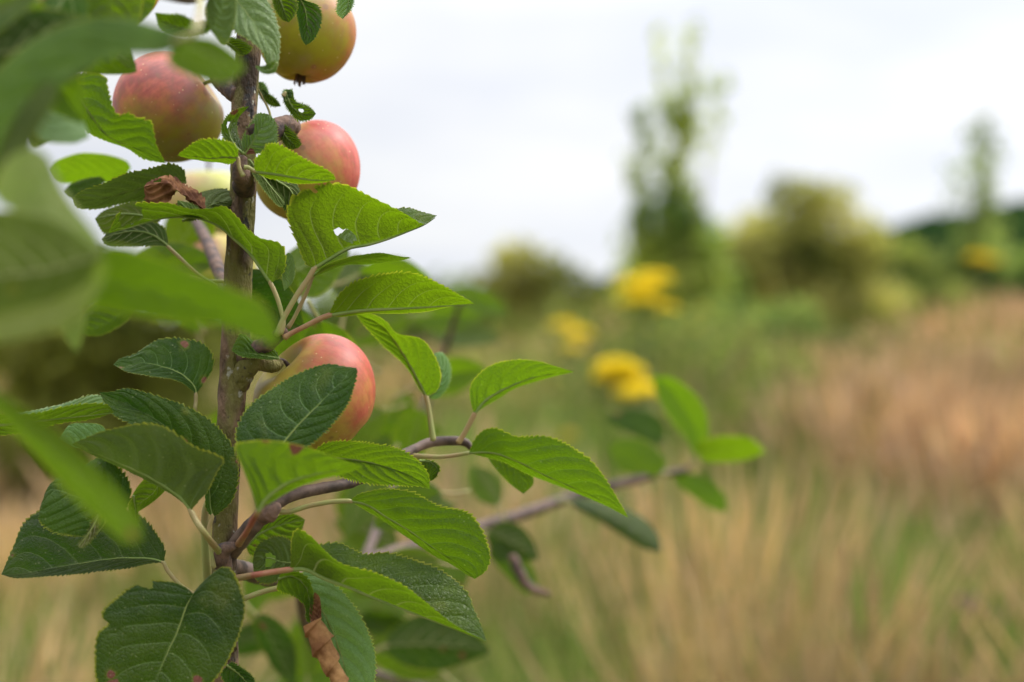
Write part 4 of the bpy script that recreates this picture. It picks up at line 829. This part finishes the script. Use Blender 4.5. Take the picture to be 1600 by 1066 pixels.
# loose blurred leaves further back in the crown
bl = [(690, 462, 1.5, -5, .07, .032, 'lite', True), (640, 500, 1.4, 10, .07, .032, 'lite', True), (670, 525, 1.5, 5, .075, .03, 'pale', True), (560, 430, 1.0, 5, .05, .03, 'lite', True),
      (640, 490, 1.3, 200, .06, .035, 'mid', False), (600, 640, 1.1, 210, .06, .035, 'mid', False), (650, 600, 1.15, 20, .06, .035, 'lite', True), (560, 560, 1.2, 160, .07, .035, 'mid', False),
      (600, 720, 1.0, 240, .05, .03, 'aqua', False), (690, 770, .95, 200, .045, .035, 'mid', True), (620, 860, 1.1, 150, .06, .035, 'mid', False), (590, 800, 1.05, 10, .06, .03, 'aqua', False),
      (560, 830, 1.2, 100, .05, .03, 'mid', False), (720, 850, 1.1, 250, .05, .03, 'aqua', False), (690, 880, 1.0, 190, .06, .035, 'mid', False), (480, 960, 1.3, 250, .07, .04, 'aqua', False),
      (600, 1010, 1.05, 5, .075, .045, 'dark', False), (640, 960, 1.3, 170, .06, .035, 'aqua', False), (440, 990, 1.15, 190, .05, .03, 'dark', False), (400, 960, 1.0, 300, .05, .03, 'dark', False),
      (690, 1050, 1.1, 160, .07, .035, 'mid', False), (430, 660, 1.1, 30, .06, .04, 'mid', False), (470, 480, .85, 265, .05, .035, 'mid', True), (500, 500, .84, 290, .045, .04, 'mid', True), (430, 440, .86, 30, .05, .04, 'mid', False),
      (540, 470, 1.0, 80, .04, .03, 'pale', True), (400, 500, .8, 60, .04, .03, 'mid', False), (300, 470, 1.0, 120, .06, .035, 'lite', True), (270, 400, .95, 60, .05, .035, 'lite', False), (200, 440, .9, 20, .06, .035, 'mid', True),
      (350, 440, .745, -25, .045, .035, 'dark', True), (760, 830, 1.08, -20, .04, .03, 'dark', False), (780, 790, 1.1, 120, .04, .025, 'aqua', False), (660, 640, 1.05, 250, .05, .03, 'mid', False), (560, 690, 1.2, 15, .07, .035, 'mid', True), (470, 900, 1.15, 200, .05, .03, 'mid', False), (520, 880, 1.25, 30, .055, .032, 'aqua', False), (450, 1040, 1.2, 30, .055, .03, 'mid', True), (560, 960, 1.3, 340, .06, .035, 'mid', True), (540, 1040, 1.15, 190, .055, .032, 'lite', True), (660, 1010, 1.3, 20, .06, .035, 'mid', False), (430, 850, 1.1, 250, .05, .03, 'lite', True), (600, 930, 1.4, 170, .06, .035, 'lite', True), (620, 690, 1.3, 80, .055, .032, 'mid', True), (400, 640, 1.2, 200, .05, .03, 'mid', True), (310, 520, 1.1, 100, .05, .03, 'mid', True), (480, 1060, 1.1, 95, .05, .03, 'mid', False)]
back_leaves = []
for (bx, by, z, a, L_, w_, m_, un) in bl:
    q_ = gleaf(tree, bx, by, z, a, L_*1.05, w_, depth=rng.uniform(-.3, .5), roll=rng.uniform(-25, 25), mat=m_, under=un, sag=.15, fold=.3)
    back_leaves.append((L_*w_/z**2, q_))
lf(.70, [(436, 560), (415, 556), (390, 552), (362, 548)], R=[(430, 548), (400, 535), (378, 522), (366, 538)], L=[(425, 562), (395, 560), (375, 556)], mat='lite', dl=-.4, dr=.5, teeth=24, label='small curved leaf cupped over the stalk of the lower apple')
lf(.69, [(444, 455), (452, 440), (448, 420), (450, 395)], R=[(458, 440), (462, 420), (458, 400)], L=[(440, 430), (442, 405)], mat='aqua', sharp=False)
twig('branch', [(560, 900, 1.0), (640, 700, 1.2), (690, 560, 1.25), (720, 470, 1.2)], [.004, .0035, .003, .002], seed=31)
twig('branch', [(470, 905, .85), (480, 980, .98), (520, 1030, 1.1), (680, 1080, 1.15)], [.004, .004, .0035, .003], seed=32)

# ------------------------------------------------------------------ apples: each hangs on the tree and can be picked
def apple_mat(name, Rm, yel, red, red2, blush, amount, dull=0.):
    b = NB(name); tc = b.n('ShaderNodeTexCoord'); v = tc.outputs['Object']
    nv_ = b.n('ShaderNodeVectorMath', operation='NORMALIZE'); b.lk(v, nv_.inputs[0]); d = nv_.outputs[0]
    s = b.vm('DOT_PRODUCT', d, tuple(blush))
    sp = b.n('ShaderNodeSeparateXYZ'); b.lk(d, sp.inputs[0])
    ang = b.math('ARCTAN2', sp.outputs[1], sp.outputs[0]); cx = b.n('ShaderNodeCombineXYZ'); b.put(cx.inputs[0], b.math('SINE', ang)); b.put(cx.inputs[1], b.math('COSINE', ang)); b.put(cx.inputs[2], b.math('MULTIPLY', sp.outputs[2], .22))
    streak = b.noise(cx.outputs[0], 9, 4, .65); patch = b.noise(v, 45, 4, .6)
    f = b.math('ADD', b.math('ADD', s, amount), b.math('ADD', b.math('MULTIPLY', b.math('SUBTRACT', streak, .5), .4), b.math('MULTIPLY', b.math('SUBTRACT', patch, .5), 2.2)))
    m = b.step(f, -.45, .95)
    r = b.mix(b.step(b.math('ADD', b.math('MULTIPLY', streak, .28), b.math('MULTIPLY', b.noise(v, 75, 5, .65), .72)), .38, .62), red, red2)
    y = b.mix(b.step(patch, .35, .65), yel, tuple(c*.75 for c in yel))
    col = b.mix(m, y, r)
    if dull: col = b.mix(b.math('MULTIPLY', b.step(b.noise(v, 70, 5, .7), .35, .7), dull), col, (.16, .10, .075))
    # lenticels, russet and scars
    lv = b.voro(v, 290, 'F1'); lr = b.voro(v, 290, 'F1', 'Color'); ls = b.n('ShaderNodeSeparateXYZ'); b.lk(lr, ls.inputs[0])
    dot = b.math('MULTIPLY', b.step(lv, .06, .16, 1, 0), b.step(ls.outputs[0], .62, .68)); col = b.mix(b.math('MULTIPLY', dot, .85), col, (.72, .52, .26))
    sc = b.math('MULTIPLY', b.step(b.voro(v, 60, 'F1'), .07, .14, 1, 0), b.step(ls.outputs[1], .3, .32)); col = b.mix(b.math('MULTIPLY', sc, .6), col, (.20, .09, .04))
    mot = b.noise(v, 150, 5, .7); col = b.mix(b.math('MULTIPLY', b.step(mot, .5, .72), .45), col, (.30, .17, .06)); col = b.mix(b.math('MULTIPLY', b.step(b.noise(v, 34, 3, .6), .45, .75), .12), col, (.62, .50, .47))
    # russet round the stem
    so = b.n('ShaderNodeSeparateXYZ'); b.lk(v, so.inputs[0]); rr_ = b.math('SQRT', b.math('ADD', b.math('MULTIPLY', so.outputs[0], so.outputs[0]), b.math('MULTIPLY', so.outputs[1], so.outputs[1])))
    rus = b.math('MULTIPLY', b.step(b.math('ADD', rr_, b.math('MULTIPLY', patch, .012)), .008, Rm*.62+.006, 1, 0), b.step(so.outputs[2], 0, .01)); col = b.mix(b.math('MULTIPLY', rus, .85), col, (.28, .27, .05))
    h = b.math('ADD', b.math('MULTIPLY', dot, -.5), b.math('MULTIPLY', patch, .6))
    x = b.bsdf(col, b.math('MULTIPLY_ADD', patch, .25, .36), .4, b.bump(h, .25, .0008))
    x.inputs['Subsurface Weight'].default_value = .12; x.inputs['Subsurface Radius'].default_value = (.006, .003, .001); x.inputs['Subsurface Scale'].default_value = 1.
    return b.end(x.outputs[0])
def apple(label, cx, cy, Z, rpx, axis, blush, mat_args, squash=.9, stem=(.012, None), seed=0, seg=(96, 72), group='apples on the tree'):
    Rm = rpx/K*Z; c = P(cx, cy, Z); ax = nrm(np.array(axis, float))
    rot = Vector(ax).to_track_quat('Z', 'X').to_matrix()
    bl_ = np.array(rot.inverted() @ Vector(nrm(np.array(blush, float))))
    mat = apple_mat('apple_skin', Rm, *mat_args[:3], bl_, *mat_args[3:])
    e = tag(empty('apple', c), label, 'apple', group); r = np.random.default_rng(seed)
    ns, nr_ = seg; ph = np.linspace(0, np.pi, nr_)[:, None]; th = np.linspace(0, 2*np.pi, ns, endpoint=False)[None]
    rad = np.sin(ph)*(1+.05*np.cos(ph))*(1+.022*np.cos(5*th+seed)*(ph/np.pi)**1.5+.02*np.cos(th*2+seed*2))
    z = squash*np.cos(ph)*(1-.04*np.cos(ph))+0*th
    q = np.sin(ph)
    z = z-np.where(ph < 1.57, .40*np.exp(-(q/.30)**2), -.20*np.exp(-(q/.27)**2))+.02*np.cos(5*th+seed)*(ph/np.pi)**3
    V = np.stack([rad*np.cos(th), rad*np.sin(th), z], -1)*Rm
    Mx = np.array(rot); V = (V.reshape(-1, 3)@Mx.T)
    i = np.arange(nr_-1)[:, None]*ns; j = np.arange(ns)[None]; F = np.stack([i+j, i+ns+j, i+ns+(j+1) % ns, i+(j+1) % ns], -1).reshape(-1, 4)
    # keep local axes: rotate the object, not the mesh, so that the skin texture follows the stem
    o = mesh_obj('skin', V@Mx, F, mat, e, origin=(0, 0, 0)); o.location = (0, 0, 0); o.rotation_euler = rot.to_euler()
    top = c+ax*Rm*(squash-.36); 
    sp_ = stem[1] if stem[1] is not None else top+ax*stem[0]*1.5
    tube('stem', [top, top+ax*stem[0]*.6, np.array(sp_)], [.0013, .0011, .0016], M_SPUR, e, n=16, seg=8)
    bot = c-ax*Rm*(squash-.22); SV = []; SF = []; a1 = nrm(np.cross(ax, [.3, 1, .1])); a2 = np.cross(ax, a1); k = 0
    for i in range(5):
        a = i*1.2566+seed; d = a1*math.cos(a)+a2*math.sin(a); s = np.cross(ax, d)
        SV += [bot+d*.002-s*.0016, bot+d*.002+s*.0016, bot+d*.0035-ax*.0075+s*.0007, bot+d*.0028-ax*.0085-s*.0007]; SF.append([k, k+1, k+2, k+3]); k += 4
    mesh_obj('calyx', SV, np.array(SF), M_DARK, e, origin=bot)
    return e
GY = (.26, .27, .02); GY2 = (.36, .33, .03); PK = (.74, .16, .12); RD = (.50, .055, .05)
apple('lowest rosy apple behind the dark veined leaf, right of the trunk', 492, 616, .73, 99, (-.55, -.28, .62), (.9, .15, .45), ((.46, .34, .05), (.62, .135, .09), (.46, .06, .045), -.02, .1), seed=1, stem=(.012, P(412, 566, .712)))
apple('purplish red apple left of the trunk, green at its bottom', 264, 168, .76, 88, (.75, .0, .50), (-.25, -.15, .95), ((.30, .27, .02), (.58, .15, .10), (.34, .07, .065), .40, .25), seed=2, squash=.95, stem=(.012, P(350, 122, .73)))
apple('pink apple just right of the trunk below the topmost one', 482, 268, .755, 84, (-.6, .0, .75), (.85, .1, .4), ((.42, .34, .04), (.62, .14, .10), (.46, .065, .05), .12, .1), seed=3, stem=(.012, P(440, 200, .73)))
apple('yellow green apple cut off by the top edge right of the trunk', 478, 52, .76, 77, (.10, .1, 1), (.95, .15, -.05), ((.33, .30, .014), (.52, .15, .04), (.42, .10, .04), -.5), seed=4, squash=1.0, stem=(.012, P(455, -20, .76)))
apple('small blurred orange yellow apple at the top edge left of the trunk', 212, -14, .80, 38, (.0, .1, 1), (.6, -.2, .3), ((.45, .32, .02), (.6, .2, .04), (.5, .15, .04), .2), seed=5)
apple('pale yellow blurred apple seen in the gap left of the trunk', 326, 320, 1.02, 66, (0, 0, 1), (-.9, -.3, .3), ((.42, .42, .09), (.6, .25, .15), (.5, .2, .12), -.7), seed=6, squash=.92)
apple('yellow blurred apple with a red cheek behind the trunk, lower of the two pale ones', 335, 425, .98, 68, (.1, 0, 1), (.1, -.4, .9), ((.42, .39, .07), (.6, .2, .14), (.5, .16, .12), -.75), seed=7, squash=1.05)

# past a hundred leaves the smallest far ones become one foliage part
bpy.context.view_layer.update()
n_leaf = sum(1 for c in tree.children if c.name.split('.')[0] == 'leaf')
small = [q for _, q in sorted(back_leaves, key=lambda e_: e_[0])][:max(0, n_leaf-100)]
if small:
    allo = [o_ for q in small for o_ in [q, *q.children]]
    with bpy.context.temp_override(active_object=small[0], object=small[0], selected_objects=allo, selected_editable_objects=allo):
        bpy.ops.object.join()
    small[0].name = 'foliage'; tag(small[0], 'blurred small leaves further back in the crown', kind='stuff')
